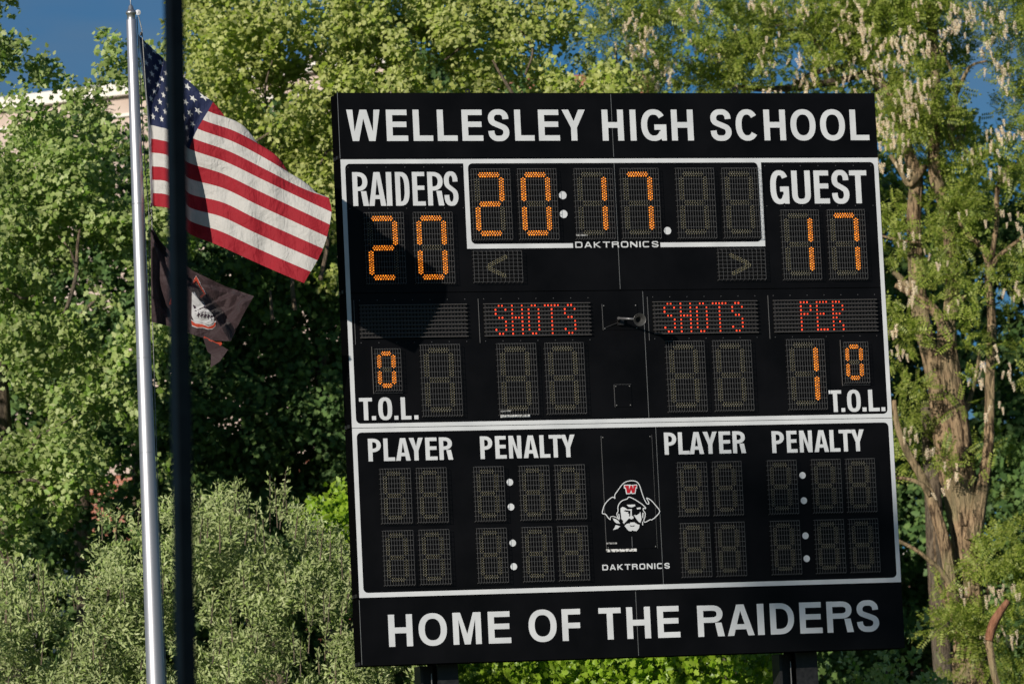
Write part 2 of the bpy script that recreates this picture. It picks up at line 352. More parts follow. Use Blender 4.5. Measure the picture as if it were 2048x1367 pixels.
TXT = [
('WELLESLEY', 3.776, 4.005, 's', [('W', 0.059, 0.308), ('E', 0.354, 0.514), ('L', 0.554, 0.702), ('L', 0.736, 0.886), ('E', 0.922, 1.08), ('S', 1.118, 1.28), ('L', 1.321, 1.469), ('E', 1.502, 1.663), ('Y', 1.683, 1.862)]),
('HIGH', 3.775, 4.005, 's', [('H', 1.989, 2.154), ('I', 2.204, 2.25), ('G', 2.29, 2.483), ('H', 2.523, 2.693)]),
('SCHOOL', 3.775, 4.005, 's', [('S', 2.825, 2.99), ('C', 3.023, 3.201), ('H', 3.243, 3.413), ('O', 3.452, 3.649), ('O', 3.685, 3.881), ('L', 3.921, 4.07)]),
('RAIDERS', 3.304, 3.55, 'c', [('R', 0.082, 0.198), ('A', 0.201, 0.328), ('I', 0.333, 0.374), ('D', 0.401, 0.506), ('E', 0.528, 0.624), ('R', 0.642, 0.762), ('S', 0.765, 0.872)]),
('GUEST', 3.302, 3.549, 'c', [('G', 3.268, 3.413), ('U', 3.436, 3.583), ('E', 3.611, 3.731), ('S', 3.749, 3.888), ('T', 3.892, 4.029)]),
('T.O.L.', 1.756, 1.917, 't', [('T', 0.061, 0.157), ('.', 0.151, 0.182), ('O', 0.201, 0.304), ('.', 0.318, 0.348), ('L', 0.369, 0.445), ('.', 0.466, 0.497)]),
('T.O.L.', 1.752, 1.913, 't', [('T', 3.639, 3.737), ('.', 3.732, 3.762), ('O', 3.78, 3.887), ('.', 3.898, 3.93), ('L', 3.948, 4.034), ('.', 4.047, 4.078)]),
('PLAYER', 1.46, 1.623, 'p', [('P', 0.113, 0.208), ('L', 0.227, 0.31), ('A', 0.317, 0.426), ('Y', 0.417, 0.522), ('E', 0.538, 0.627), ('R', 0.641, 0.742)]),
('PENALTY', 1.46, 1.624, 'p', [('P', 0.948, 1.04), ('E', 1.061, 1.145), ('N', 1.163, 1.258), ('A', 1.273, 1.384), ('L', 1.396, 1.474), ('T', 1.467, 1.564), ('Y', 1.557, 1.664)]),
('PLAYER', 1.463, 1.625, 'p', [('P', 2.345, 2.438), ('L', 2.452, 2.537), ('A', 2.537, 2.648), ('Y', 2.643, 2.753), ('E', 2.766, 2.858), ('R', 2.872, 2.972)]),
('PENALTY', 1.459, 1.62, 'p', [('P', 3.176, 3.271), ('E', 3.291, 3.373), ('N', 3.391, 3.49), ('A', 3.505, 3.618), ('L', 3.627, 3.708), ('T', 3.7, 3.802), ('Y', 3.794, 3.898)]),
('HOME', 0.131, 0.36, 's', [('H', 0.205, 0.383), ('O', 0.428, 0.638), ('M', 0.683, 0.894), ('E', 0.946, 1.115)]),
('OF', 0.133, 0.362, 's', [('O', 1.249, 1.46), ('F', 1.501, 1.646)]),
('THE', 0.133, 0.362, 's', [('T', 1.78, 1.949), ('H', 1.991, 2.172), ('E', 2.225, 2.396)]),
('RAIDERS', 0.131, 0.358, 's', [('R', 2.532, 2.734), ('A', 2.759, 2.966), ('I', 2.992, 3.044), ('D', 3.091, 3.276), ('E', 3.32, 3.494), ('R', 3.531, 3.735), ('S', 3.763, 3.939)])]
STY = {'s': (.046, .040, 2.25), 'c': (.037, .031, 2.7), 't': (.033, .026, 2.7), 'p': (.032, .026, 2.6)}
for word, z0, z1, st, ls in TXT:
    par = empty('lettering', (0, 0, ZB)); par.parent = board
    sx, sz, p = STY[st]
    for ch, a, b in ls:
        g = MB(); kx = sx
        if word == 'GUEST': kx, p = .044, 2.5
        if word in ('WELLESLEY', 'HIGH', 'SCHOOL') and ch in 'W': kx = .047
        glyph(g, ch, a, b, z0, z1, kx, sz if word != 'GUEST' else .038, yv, p)
        g.build('letter', m_white, par)
def maker(x0, x1, z0, z1):
    par = empty('lettering', (0, 0, ZB)); par.parent = board
    ws = [1, 1.05, 1, 1, 1, 1.02, 1, .22, 1, .96]; gap = .26; tot = sum(ws)+gap*9; u = (x1-x0)/tot; x = x0
    for ch, q in zip('DAKTRONICS', ws):
        g = MB(); glyph(g, ch, x, x+q*u, z0, z1, .0095, .0085, yv, 4.5); g.build('letter', m_white, par); x += (q+gap)*u
maker(1.739, 2.378, 2.987, 3.032); maker(1.826, 2.341, .634, .675)

# ---- seven-segment digits behind wire guards
def led(mb, x, z, r, y=-.001, dp=.006):
    n = 6; v = [(x+r*math.cos(2*math.pi*k/n), y, z+r*math.sin(2*math.pi*k/n)) for k in range(n)]
    v += [(x+r*.55*math.cos(2*math.pi*k/n), y-dp*.8, z+r*.55*math.sin(2*math.pi*k/n)) for k in range(n)] + [(x, y-dp, z)]
    f = [(k, (k+1) % n, n+(k+1) % n, n+k) for k in range(n)] + [(n+k, n+(k+1) % n, 2*n) for k in range(n)]
    mb.add(v, f)
def seg_leds(cx, cz, L, horiz, nlong, pitch, r):
    mb = MB(); step = L/(nlong-1)
    for row in (-1, 0, 1):
        m = nlong if row == 0 else nlong-1
        for k in range(m):
            t = (k-(m-1)/2)*step; a, b = (cx+t, cz+row*pitch) if horiz else (cx+row*pitch, cz+t)
            led(mb, a, b, r)
    return mb
SEGS = {' ': '', '0': 'abcdef', '1': 'bc', '2': 'abged', '7': 'abc'}
cache = {}
def segment_mesh(size, s, lit):
    key = (size, s, lit)
    if key not in cache:
        w_, h, L_h, L_v, nh, nv, pt, xo, zt = size
        xl, xr, zc = xo, w_-xo-.008, -h/2+.004
        top, bot = -zt, -h+zt+.009
        q = {'a': ((xl+xr)/2, top, True), 'g': ((xl+xr)/2, (top+bot)/2, True), 'd': ((xl+xr)/2, bot, True),
             'f': (xl, (top*3+bot)/4, False), 'b': (xr, (top*3+bot)/4, False), 'e': (xl, (top+bot*3)/4, False), 'c': (xr, (top+bot*3)/4, False)}[s]
        r = (.0054 if lit else .0031)*(1 if w_ > .25 else .86)
        mb = seg_leds(q[0], q[1], L_h if q[2] else L_v, q[2], nh if q[2] else nv, pt, r)
        cache[key] = mb.mesh('segment', m_amber if lit else m_led_off)
    return cache[key]
def guard_mesh(w_, h, nx, nz_):
    key = ('guard', w_, h, nx, nz_)
    if key not in cache:
        mb = MB(); r = .0010; y = -.038
        for k in range(nx+1): x = w_*k/nx; mb.bar((x, y, 0), (x, y, -h), r, 4); mb.bar((x, y, -h), (x, -.002, -h-.006), r, 4); mb.bar((x, y, 0), (x, -.002, 0), r, 4)
        for k in range(nz_+1): z = -h*k/nz_; mb.bar((0, y-.001, z), (w_, y-.001, z), r, 4); mb.bar((0, y, z), (0, -.002, z), r, 4); mb.bar((w_, y, z), (w_, -.002, z), r, 4)
        cache[key] = mb.mesh('wire_guard', m_wire)
    return cache[key]
BIG = (.293, .515, .150, .166, 9, 10, .0128, .050, .039)
SML = (.223, .390, .102, .122, 7, 8, .0105, .042, .032)
TOLS = (.190, .300, .066, .086, 5, 6, .0105, .038, .030)
def digit(x, z, size, val, nx, nz_, par=None):
    w_, h = size[:2]
    pl = MB().box(x+.004, x+w_-.004, -.0035, -.0012, z-h+.004, z-.004)
    d = bp(pl, 'digit', m_recess)
    if size is TOLS:
        MB().box(x-.014, x+w_+.012, -.0105, -.0038, z-h-.02, z-h-.012).build('housing_rim', m_steel, d)
        MB().box(x-.016, x-.013, -.012, -.0036, z-h-.02, z+.02).build('housing_rim', m_louver, d)
    for s in 'abcdefg':
        o = link('segment', segment_mesh(size, s, s in SEGS[val]), d, (x, -.0036, z))
    link('wire_guard', guard_mesh(w_, h, nx, nz_), d, (x, 0, z))
    return d
for x, v in zip((.964, 1.315, 1.745, 2.098, 2.527, 2.883), ('2', '0', '1', '7', ' ', ' ')): digit(x, 3.565, BIG, v, 15, 13)
for x, v in ((.148, '2'), (.514, '0'), (3.328, '1'), (3.691, '7')): digit(x, 3.251, BIG, v, 15, 13)
for x, v in ((.525, ' '), (1.098, ' '), (1.460, ' '), (2.385, ' '), (2.746, ' '), (3.318, '1')): digit(x, 2.290, BIG, v, 15, 13)
for x in (.185, 3.764): digit(x, 2.264, TOLS, '0', 10, 9)
for z in (1.401, .957):
    for x in (.185, .453, .882, 1.224, 1.493, 2.426, 2.694, 3.121, 3.465, 3.733): digit(x, z, SML, ' ', 11, 11)
# possession arrows
for x, pts in ((.954, ((.262, -.035), (.105, -.112), (.262, -.190))), (2.822, ((.100, -.038), (.262, -.112), (.100, -.190)))):
    d = bp(MB().box(x+.004, x+.360, -.0035, -.0012, 2.965-.221, 2.961), 'arrow_display', m_recess)
    mb = MB()
    for a, b in ((pts[0], pts[1]), (pts[1], pts[2])):
        n = 11; L_ = math.hypot(b[0]-a[0], b[1]-a[1]); nx_, nz_ = -(b[1]-a[1])/L_, (b[0]-a[0])/L_
        for row in (-1, 0, 1):
            for k in range(n-(row != 0)):
                t = (k+(.5 if row else 0)+.15)/(n+.2); led(mb, x+a[0]+(b[0]-a[0])*t+nx_*row*.011, 2.965+a[1]+(b[1]-a[1])*t+nz_*row*.011, .0034)
    mb.build('arrow_lamps', m_led_off, d, loc=(0, -.0036, 0))['kind'] = 'stuff'
    link('wire_guard', guard_mesh(.364, .225, 11, 8), d, (x, 0, 2.965))
# ---- dot-matrix captions between louvres
CH = {'S': ('.XX.', 'X..X', 'X...', '.XX.', '...X', '...X', 'X..X', '.XX.'), 'H': ('X..X', 'X..X', 'X..X', 'XXXX', 'X..X', 'X..X', 'X..X', 'X..X'),
      'O': ('.XX.', 'X..X', 'X..X', 'X..X', 'X..X', 'X..X', 'X..X', '.XX.'), 'T': ('XXXXX', '..X..', '..X..', '..X..', '..X..', '..X..', '..X..', '..X..'),
      'P': ('XXX.', 'X..X', 'X..X', 'XXX.', 'X...', 'X...', 'X...', 'X...'), 'E': ('XXXX', 'X...', 'X...', 'XXX.', 'X...', 'X...', 'X...', 'XXXX'),
      'R': ('XXX.', 'X..X', 'X..X', 'XXX.', 'XX..', 'X.X.', 'X..X', 'X..X')}
def matrix(x, w_, words_):
    z1, h = 2.587, .241; lit = set()
    for c0, ch in words_:
        for r_, row in enumerate(CH[ch]):
            for c_, v in enumerate(row):
                if v == 'X': lit.add((c0+c_, r_))
    d = bp(MB().box(x, x+w_, -.004, -.0012, z1-h, z1), 'message_display', m_recess)
    for k in range(9):
        z = z1-.004-(h-.008)*k/8
        b_ = MB(); b_.add([(x+.002, -.0045, z+.003), (x+w_-.002, -.0045, z+.003), (x+w_-.002, -.024, z), (x+.002, -.024, z), (x+.002, -.0045, z-.001), (x+w_-.002, -.0045, z-.001), (x+w_-.002, -.024, z-.004), (x+.002, -.024, z-.004)],
              [(0, 3, 2, 1), (3, 7, 6, 2), (4, 5, 6, 7), (0, 4, 7, 3), (1, 2, 6, 5)])
        b_.build('louvre', m_louver, d)
    on, off, mod = MB(), MB(), MB(); cp = (w_-.012)/32; rp_ = (h-.008)/8
    for c_ in range(32):
        for r_ in range(8):
            cx, cz = x+.006+cp*(c_+.5), z1-.004-rp_*(r_+.5)
            if (c_, r_) in lit: led(on, cx, cz, .0064, -.0045, .006)
            else: led(off, cx, cz, .0036, -.0045, .005)
            mod.box(cx-cp*.36, cx+cp*.36, -.0048, -.0042, cz-rp_*.30, cz+rp_*.30)
    if lit: on.build('lit_lamps', m_redled, d)['kind'] = 'stuff'
    off.build('unlit_lamps', m_led_off2, d)['kind'] = 'stuff'; mod.build('lamp_sockets', m_steel, d)['kind'] = 'stuff'
    g = MB(); g.box(x-.035, x-.0325, -.006, -.001, z1-h-.045, z1+.035); g.build('cover_edge', m_wire, d)
    s = MB()
    for k in range(7):
        for zz in (z1+.033, z1-h-.033): led(s, x+.01+(w_-.02)*k/6, zz, .0045, -.001, .003)
    s.build('screws', m_screw, d)
SH = ((3, 'S'), (8, 'H'), (13, 'O'), (18, 'T'), (24, 'S'))
matrix(.087, .808, ()); matrix(1.017, .811, SH); matrix(2.304, .811, SH); matrix(3.237, .816, ((8, 'P'), (13, 'E'), (18, 'R')))
# ---- small hardware on the face
def outline(x0, x1, z0, z1, sides):
    p = MB().box(x0, x1, -.004, -.001, z0, z1).build('access_cover', m_black, board, loc=(0, 0, ZB))
    e_ = MB()
    if 'l' in sides: e_.box(x0-.0022, x0-.0004, -.005, -.0005, z0, z1)
    if 'r' in sides: e_.box(x1+.0004, x1+.0018, -.005, -.0005, z0, z1)
    if 't' in sides: e_.box(x0, x1, -.005, -.0005, z1+.0004, z1+.0018)
    e_.build('cover_edge', m_wire, p)
    s = MB()
    for xx in (x0+.012, x1-.012):
        for zz in (z0+.012, z1-.012): led(s, xx, zz, .005, -.0042, .004)
    s.build('screws', m_edge, p)
outline(1.922, 2.190, 2.381, 2.572, 'l'); outline(1.984, 2.113, 1.818, 1.981, 'lt'); outline(1.866, 2.251, .784, 1.610, 'lr')
for x0, x1 in ((.055, .905), (3.235, 4.070)):
    s = MB()
    for k in range(7):
        for zz in (3.585, 3.285): led(s, x0+(x1-x0)*k/6, zz, .0045, -.001, .003)
    bp(s, 'screws', m_screw)
for a, b, z, hh in ((1.112, 1.334, 1.766, .018), (1.861, 2.093, .775, .020)): bp(MB().box(a, b, -.0055, -.0042 if z < 1 else -.001, z-hh/2, z+hh/2), 'serial_label', m_sticker)
for a, b, z in ((1.114, 1.193, 1.803), (1.866, 1.945, .828), (1.749, 1.837, 3.079)): bp(MB().box(a, b, -.0055, -.0044, z-.006, z+.006), 'serial_label', noisy(material('small_label', (.2, .2, .2)), (.05, .05, .05), (.5, .5, .5), 70))
bp(MB().box(2.058, 2.063, -.0075, -.0045, .795, .872), 'cover_handle', m_tube)
# horn
hn = bp(MB().box(2.03, 2.075, -.03, -.0045, 2.415, 2.462), 'horn', m_steel)
hp0 = np.array([2.012, -.10, 2.456]); hp1 = np.array([2.105, -.20, 2.436]); hd = np.array([-.12, -.97, -.12])
MB().bar((2.04, -.02, 2.44), hp0, .012, 10).build('bracket', m_steel, hn)
MB().bar(hp0, hp1, .008, 10).build('tube', m_tube, hn, smooth=True)
MB().lathe([(.010, -.012), (.012, .0), (.017, .03), (.028, .055), (.044, .075), (.047, .077), (.044, .0745), (.026, .052), (.013, .02), (.004, .01)], 24, (np.array([2.128, -.19, 2.432]), hd)).build('bell', m_horn, hn, smooth=True)
MB().bar((1.94, -.006, 2.40), (2.04, -.02, 2.437), .003, 6).build('cable', m_steel, hn)
# eye bolts on top
for x, big in ((1.007, 0), (3.067, 1)):
    mb = MB(); r = .022 if big else .014; c_ = H+.012+r
    mb.bar((x, .1, H-.005), (x, .1, H+.014), .005, 8)
    for k in range(16):
        a0, a1 = 2*math.pi*k/16, 2*math.pi*(k+1)/16
        mb.bar((x+r*math.cos(a0), .1, c_+r*math.sin(a0)), (x+r*math.cos(a1), .1, c_+r*math.sin(a1)), .0055, 6)
    bp(mb, 'lifting_eye', m_steel)
# posts: wide flange beams that stand behind the lowest cabinet's face
for x0, x1 in ((.617, .772), (3.357, 3.522)):
    mb = MB(); mb.box(x0, x1, .03, .045, -ZB-.1, 1.2-.0); c_ = (x0+x1)/2
    mb = MB().box(x0, x1, .225, .24, -ZB-.1, 4.0).box(x0, x1, .485, .50, -ZB-.1, 4.0).box(c_-.006, c_+.006, .2402, .4848, -ZB-.1, 4.0)
    pst = bp(mb, 'post', m_steel)
    MB().box(x0-.12, x0-.10, .26, .42, -ZB-.1, -.001).box(x0-.0995, x0-.002, .33, .345, -ZB-.1, -.001).build('conduit_channel', m_steel, pst)
    MB().box(x0-.05, x0-.046, .215, .2249, -.9, -.06).build('edge_trim', m_edge, pst)

# ---- emblem: hat with a letter and a bearded face
def eb(p): return ob(1190+p[0]/10.514, 950+p[1]/10.514)
def ebs(l): return [eb(p) for p in l]
ye = -.0064
em = bp(MB().poly(ebs([(510, 560), (700, 480), (960, 640), (960, 960), (600, 960), (500, 760)]), -.0050), 'emblem', m_black)
def est(pts, hw=.0033, mat=m_white, y=ye, name='hat_outline', sm=3):
    mb = MB(); stroke(mb, smooth_line(ebs(pts), sm), hw, hw, y); return mb.build(name, mat, em)
est([(415, 490), (412, 410), (480, 310), (560, 200), (640, 138), (740, 114), (840, 122), (905, 168), (945, 250), (985, 380), (1030, 500), (1080, 588), (1120, 602), (1122, 560), (1070, 470)])
est([(320, 935), (270, 890), (215, 815), (150, 800), (160, 720), (200, 610), (270, 525), (365, 455), (412, 490)])
est([(1072, 470), (1160, 512), (1260, 620), (1355, 755), (1270, 870), (1190, 932), (1150, 932), (1045, 985), (1020, 945), (1045, 870), (1048, 790), (1012, 740), (1010, 690), (1062, 702)])
est([(1066, 690), (1000, 620), (900, 550), (800, 490), (705, 455), (670, 495), (570, 530), (500, 600), (475, 680), (480, 750), (455, 800), (465, 860), (500, 925)])
est([(320, 935), (318, 880), (350, 862), (400, 868), (460, 895), (505, 940)], .0024)
def epoly(pts, name, mat=m_white, y=ye, holes=()): return MB().poly(ebs(pts), y, [ebs(h) for h in holes]).build(name, mat, em)
epoly([(365, 900), (430, 915), (490, 960), (520, 1015), (440, 1005), (395, 960)], 'bandana')
epoly([(430, 1040), (525, 1070), (470, 1120), (370, 1150), (410, 1090)], 'bandana')
epoly([(530, 740), (535, 690), (570, 662), (620, 675), (680, 716), (768, 706), (768, 845), (800, 865), (808, 900), (765, 925), (710, 902), (690, 925), (650, 965), (602, 1020), (578, 985), (592, 960), (548, 915), (545, 860)],
      'face', holes=[[(595, 745), (630, 728), (740, 742), (738, 850), (705, 870), (715, 810), (680, 795), (700, 765), (650, 768)]])
epoly([(660, 618), (830, 612), (846, 640), (770, 674), (700, 660)], 'forehead')
epoly([(868, 682), (955, 670), (955, 705), (885, 716)], 'eyebrow')
epoly([(808, 832), (870, 838), (930, 800), (948, 762), (964, 850), (975, 925), (945, 1000), (900, 965), (850, 895)], 'face')
epoly([(615, 1060), (660, 1020), (705, 1008), (730, 1022), (728, 990), (820, 985), (890, 1028), (932, 1040), (920, 1110), (868, 1172), (800, 1165), (785, 1152), (755, 1175), (700, 1165), (650, 1110)], 'beard')
epoly([(720, 1045), (770, 1062), (830, 1048), (815, 1072), (745, 1076)], 'mouth', m_black, ye-.001)
epoly([(990, 790), (1015, 780), (1010, 900), (988, 890)], 'ear'); epoly([(985, 962), (1002, 975), (1008, 1050), (985, 1040)], 'earring'); epoly([(484, 800), (506, 812), (522, 925), (495, 895)], 'ear')
epoly([(600, 195), (745, 195), (760, 200), (880, 190), (882, 268), (862, 275), (845, 388), (770, 392), (752, 375), (730, 395), (650, 395), (628, 282), (600, 275)], 'letter', m_white, ye)
epoly([(618, 215), (705, 215), (705, 245), (712, 300), (738, 215), (775, 215), (792, 290), (800, 238), (795, 212), (865, 208), (865, 245), (845, 250), (825, 370), (775, 372), (752, 300), (725, 375), (668, 376), (642, 255), (618, 250)], 'letter', m_red, ye-.0012)

# ------------------------------------------------------------------ flagpole and flags
YP = 34.35
pt, pb = at(262, 24, YP), at(312, 1367, YP)
pdx = (pt[0]-pb[0])/(pt[2]-pb[2]); pole = empty('flagpole', (pb[0]-pdx*pb[2], YP, 0), label='tall tapered brushed aluminium flagpole with a gold ball finial', cat='flagpole')
m_alu = material('brushed_aluminium', (.47, .47, .51), .4, .78)
t = m_alu.node_tree; b = t.nodes['Principled BSDF']
tcp = t.nodes.new('ShaderNodeTexCoord'); mpp = t.nodes.new('ShaderNodeMapping'); mpp.inputs['Scale'].default_value = (8, 8, 160); nn = t.nodes.new('ShaderNodeTexNoise'); nn.inputs['Scale'].default_value = 2.5; nn.inputs['Detail'].default_value = 6
mrr = t.nodes.new('ShaderNodeMapRange'); mrr.inputs[3].default_value = .36; mrr.inputs[4].default_value = .5
bmp = t.nodes.new('ShaderNodeBump'); bmp.inputs['Strength'].default_value = .12; bmp.inputs['Distance'].default_value = .003
t.links.new(tcp.outputs['Object'], mpp.inputs[0]); t.links.new(mpp.outputs[0], nn.inputs[0]); t.links.new(nn.outputs[0], mrr.inputs[0]); t.links.new(mrr.outputs[0], b.inputs['Roughness']); t.links.new(nn.outputs[0], bmp.inputs['Height']); t.links.new(bmp.outputs[0], b.inputs['Normal'])
m_gold = material('gold_ball', (.75, .45, .10), .22, 1.0); m_cast = noisy(material('cast_aluminium', (.45, .46, .48), .4, .9), (.35, .36, .38), (.55, .56, .58), 40)
ztop = pt[2]-.06; s_ = YP/F_PX
prof = [(.080, 0), (.078, 1.2)]
for k in range(12):
    z = 1.2+(ztop-1.2)*(k+1)/12; prof.append((.078+(10.2*s_-.078)*((k+1)/12), z))
prof += [(10.2*s_*.96, ztop+.004), (.012, ztop+.006)]
for py_ in (408, 716, 905):
    q_ = at(262+(py_-24)*50/1343, py_, YP); rr_ = (10.2+(py_-24)/1343*8.6)*s_
    MB().lathe([(rr_, -.002), (rr_+.0016, -.001), (rr_+.0016, .001), (rr_, .002)], 32, ((pdx*q_[2], 0, q_[2]), (0, 0, 1))).build('joint_ring', m_cast, pole, smooth=True)
sh = MB().lathe(prof, 40).build('shaft', m_alu, pole, smooth=True); sh.rotation_euler = (0, math.atan(pdx), 0)
tx = pdx*ztop
MB().lathe([(.10, .0), (.14, .01), (.15, .03), (.10, .07), (.082, .09)], 32).build('base_collar', m_cast, pole, smooth=True)
MB().lathe([(.030, .0), (.028, .035), (.036, .040), (.038, .052), (.034, .060), (.020, .075), (.017, .095), (.008, .105), (.0045, .11), (.0040, .175)], 24, ((tx, 0, ztop+.004), (0, 0, 1))).build('truck', m_cast, pole, smooth=True)
MB().lathe([(.002, -.030), (.016, -.026), (.028, -.012), (.031, .002), (.027, .016), (.016, .027), (.001, .031)], 24, ((tx, 0, ztop+.205), (0, 0, 1))).build('finial', m_gold, pole, smooth=True)
MB().lathe([(.003, -.006), (.020, -.005), (.020, .005), (.003, .006)], 20, ((tx+.050, -.004, ztop+.052), (0, 1, 0))).box(tx+.02, tx+.05, -.008, .008, ztop+.045, ztop+.062).build('pulley', m_cast, pole, smooth=False)
m_rope = noisy(material('rope', (.25, .26, .25), .8), (.10, .11, .11), (.35, .35, .33), 200)
rope = MB()
lines = [[(277, 32), (284, 60), (296, 240), (303, 412), (304, 450), (305, 640), (316, 1000), (333, 1367)], [(274, 34), (288, 300), (298, 430), (299, 640), (312, 1000), (331, 1367)]]
for i, l in enumerate(lines):
    P = [at(x, y, YP+.01+.015*i) for x, y in l]; P.append(np.array([P[-1][0]-.01, P[-1][1], 1.4]))
    for a, b_ in zip(P[:-1], P[1:]): rope.bar(a, b_, .0034, 6)
tag(rope.build('halyard', m_rope), label='thin rope halyard hanging down the right side of the flagpole', cat='rope')
clip = MB(); 
for (x, y) in ((302, 410), (303, 422), (303, 436), (282, 68)):
    c_ = at(x, y, YP-.008); clip.lathe([(.004, -.014), (.009, -.008), (.009, .008), (.004, .014)], 10, (c_, (.1, 0, 1)))
c0 = empty('snap_hook', tuple(at(303, 425, YP)), label='small metal snap hooks joining both flags to the halyard', cat='hook')
o = clip.build('hook', m_steel, c0); o.matrix_parent_inverse = Matrix.Translation(-Vector(c0.location))

def clothmat(name, color, rough=.75, trans=.12, weave=1):
    m = bpy.data.materials.new(name); m.use_nodes = True; t = m.node_tree; b = t.nodes['Principled BSDF']; out = t.nodes['Material Output']
    b.inputs['Roughness'].default_value = rough; b.inputs['Base Color'].default_value = (*color, 1); b.inputs['Specular IOR Level'].default_value = .3
    b.inputs['Sheen Weight'].default_value = .1
    tc_ = t.nodes.new('ShaderNodeTexCoord'); n = t.nodes.new('ShaderNodeTexNoise'); n.inputs['Scale'].default_value = 9; n.inputs['Detail'].default_value = 5; n.inputs['Distortion'].default_value = .6
    bp_ = t.nodes.new('ShaderNodeBump'); bp_.inputs['Strength'].default_value = .8; bp_.inputs['Distance'].default_value = .03
    t.links.new(tc_.outputs['Object'], n.inputs[0]); t.links.new(n.outputs[0], bp_.inputs['Height'])
    mc = t.nodes.new('ShaderNodeMapping'); mc.inputs['Scale'].default_value = (26, 26, 7); mc.inputs['Rotation'].default_value = (0, .7, 0)
    n2 = t.nodes.new('ShaderNodeTexNoise'); n2.inputs['Scale'].default_value = 1; n2.inputs['Detail'].default_value = 3; n2.inputs['Distortion'].default_value = 1.2
    b2 = t.nodes.new('ShaderNodeBump'); b2.inputs['Strength'].default_value = .5; b2.inputs['Distance'].default_value = .015
    t.links.new(tc_.outputs['Object'], mc.inputs[0]); t.links.new(mc.outputs[0], n2.inputs[0]); t.links.new(n2.outputs[0], b2.inputs['Height']); t.links.new(bp_.outputs[0], b2.inputs['Normal']); t.links.new(b2.outputs[0], b.inputs['Normal'])
    tr = t.nodes.new('ShaderNodeBsdfTranslucent'); tr.inputs[0].default_value = (*color, 1); mx = t.nodes.new('ShaderNodeMixShader'); mx.inputs[0].default_value = trans
    t.links.new(b.outputs[0], mx.inputs[1]); t.links.new(tr.outputs[0], mx.inputs[2]); t.links.new(mx.outputs[0], out.inputs[0])
    return m
m_fred = clothmat('red_stripe_cloth', (.27, .006, .016)); m_fwhite = clothmat('white_stripe_cloth', (.47, .46, .45)); m_fblue = clothmat('blue_canton_cloth', (.008, .015, .058))
m_star = clothmat('star_cloth', (.62, .62, .62)); m_head = clothmat('heading_cloth', (.5, .5, .55))

def catmull(vals, xs, x):
    i = int(np.clip(np.searchsorted(xs, x)-1, 0, len(xs)-2)); t = (x-xs[i])/(xs[i+1]-xs[i])
    def sl(j):
        if j <= 0: return (vals[1]-vals[0])/(xs[1]-xs[0])
        if j >= len(xs)-1: return (vals[-1]-vals[-2])/(xs[-1]-xs[-2])
        return (vals[j+1]-vals[j-1])/(xs[j+1]-xs[j-1])
    hgt = xs[i+1]-xs[i]; m0, m1 = sl(i)*hgt, sl(i+1)*hgt
    return (2*t**3-3*t**2+1)*vals[i]+(t**3-2*t**2+t)*m0+(-2*t**3+3*t**2)*vals[i+1]+(t**3-t**2)*m1
# control net of the big flag: columns along the fly, rows counted in stripes: (px, py, depth behind the pole plane in metres)
# columns along the fly: s, stripe at which the cloth turns back over its top edge, then (px, py, depth) at that edge and at stripes 7, 10 and 13
COLS = [
 (0, 0, (275, 66, 0), (297, 250, 0), (300, 332, 0), (303, 412, 0)),
 (.04, .2, (284, 76, .10), (306, 251, .03), (309, 333, .02), (312, 413, .03)),
 (.10, .5, (303, 94, .26), (322, 255, .02), (324, 334, -.02), (326, 414, -.03)),
 (.15, .8, (322, 112, .24), (334, 258, -.03), (336, 338, -.06), (338, 417, -.08)),
 (.24, 1.2, (350, 137, .10), (354, 274, -.10), (356, 352, -.16), (358, 432, -.22)),
 (.33, 1.6, (388, 170, .04), (368, 287, -.05), (368, 372, -.10), (370, 457, -.16)),
 (.40, 2.0, (426, 204, .02), (379, 298, .04), (381, 388, .05), (384, 470, .05)),
 (.55, 3.1, (487, 250, .03), (450, 323, .0), (446, 405, .03), (440, 492, .02)),
 (.70, 4.15, (553, 311, .03), (521, 357, -.01), (510, 436, .0), (497, 518, -.01)),
 (.85, 5.2, (612, 365, .04), (592, 391, -.01), (576, 466, -.02), (553, 543, -.03)),
 (1.0, 5.9, (657, 393, .03), (663, 424, -.01), (646, 497, -.03), (608, 566, -.04))]
SC = np.array([c[0] for c in COLS])
def col_at(c, t):
    _, tf, S, P7, P10, P13 = c
    if t < tf:
        q = (tf-t); dirv = (np.array(P7[:2])-np.array(S[:2]))/max(7-tf, .5)
        return S[0]+dirv[0]*q*.6-9*q*min(1, c[0]*2.5), S[1]+dirv[1]*q*.75, S[2]+.05*min(1, q*2)+.02*q
    xs = np.array([tf, 7, 10, 13.]); return tuple(catmull(np.array([S[k], P7[k], P10[k], P13[k]], float), xs, t) for k in range(3))
def flag_uv(s, t):
    r = [col_at(c, t) for c in COLS]
    px, py, d = (catmull(np.array([q[k] for q in r]), SC, s) for k in range(3))
    d += .012*math.sin(s*21+t*.35)*min(1, s*6)*(1 if s > .38 else .6) + .006*math.sin(s*47-t*.9+1)*min(1, s*4) + .008*math.sin(t*1.1+s*9)*min(1, s*3)
    if s < .4: d += .012*math.sin(s*52+.12*t)*min(1, s*9)
    return px, py, d
flag = empty('national_flag', tuple(at(275, 66, YP)), label='large red, white and blue starred and striped flag flying from the pole', cat='flag')
fo = Vector(flag.location)
def fpt(s, t, off=0):
    px, py, d = flag_uv(s, t); P = at(px, py, YP+.005+d+off); return (P[0]-fo.x, P[1]-fo.y, P[2]-fo.z)
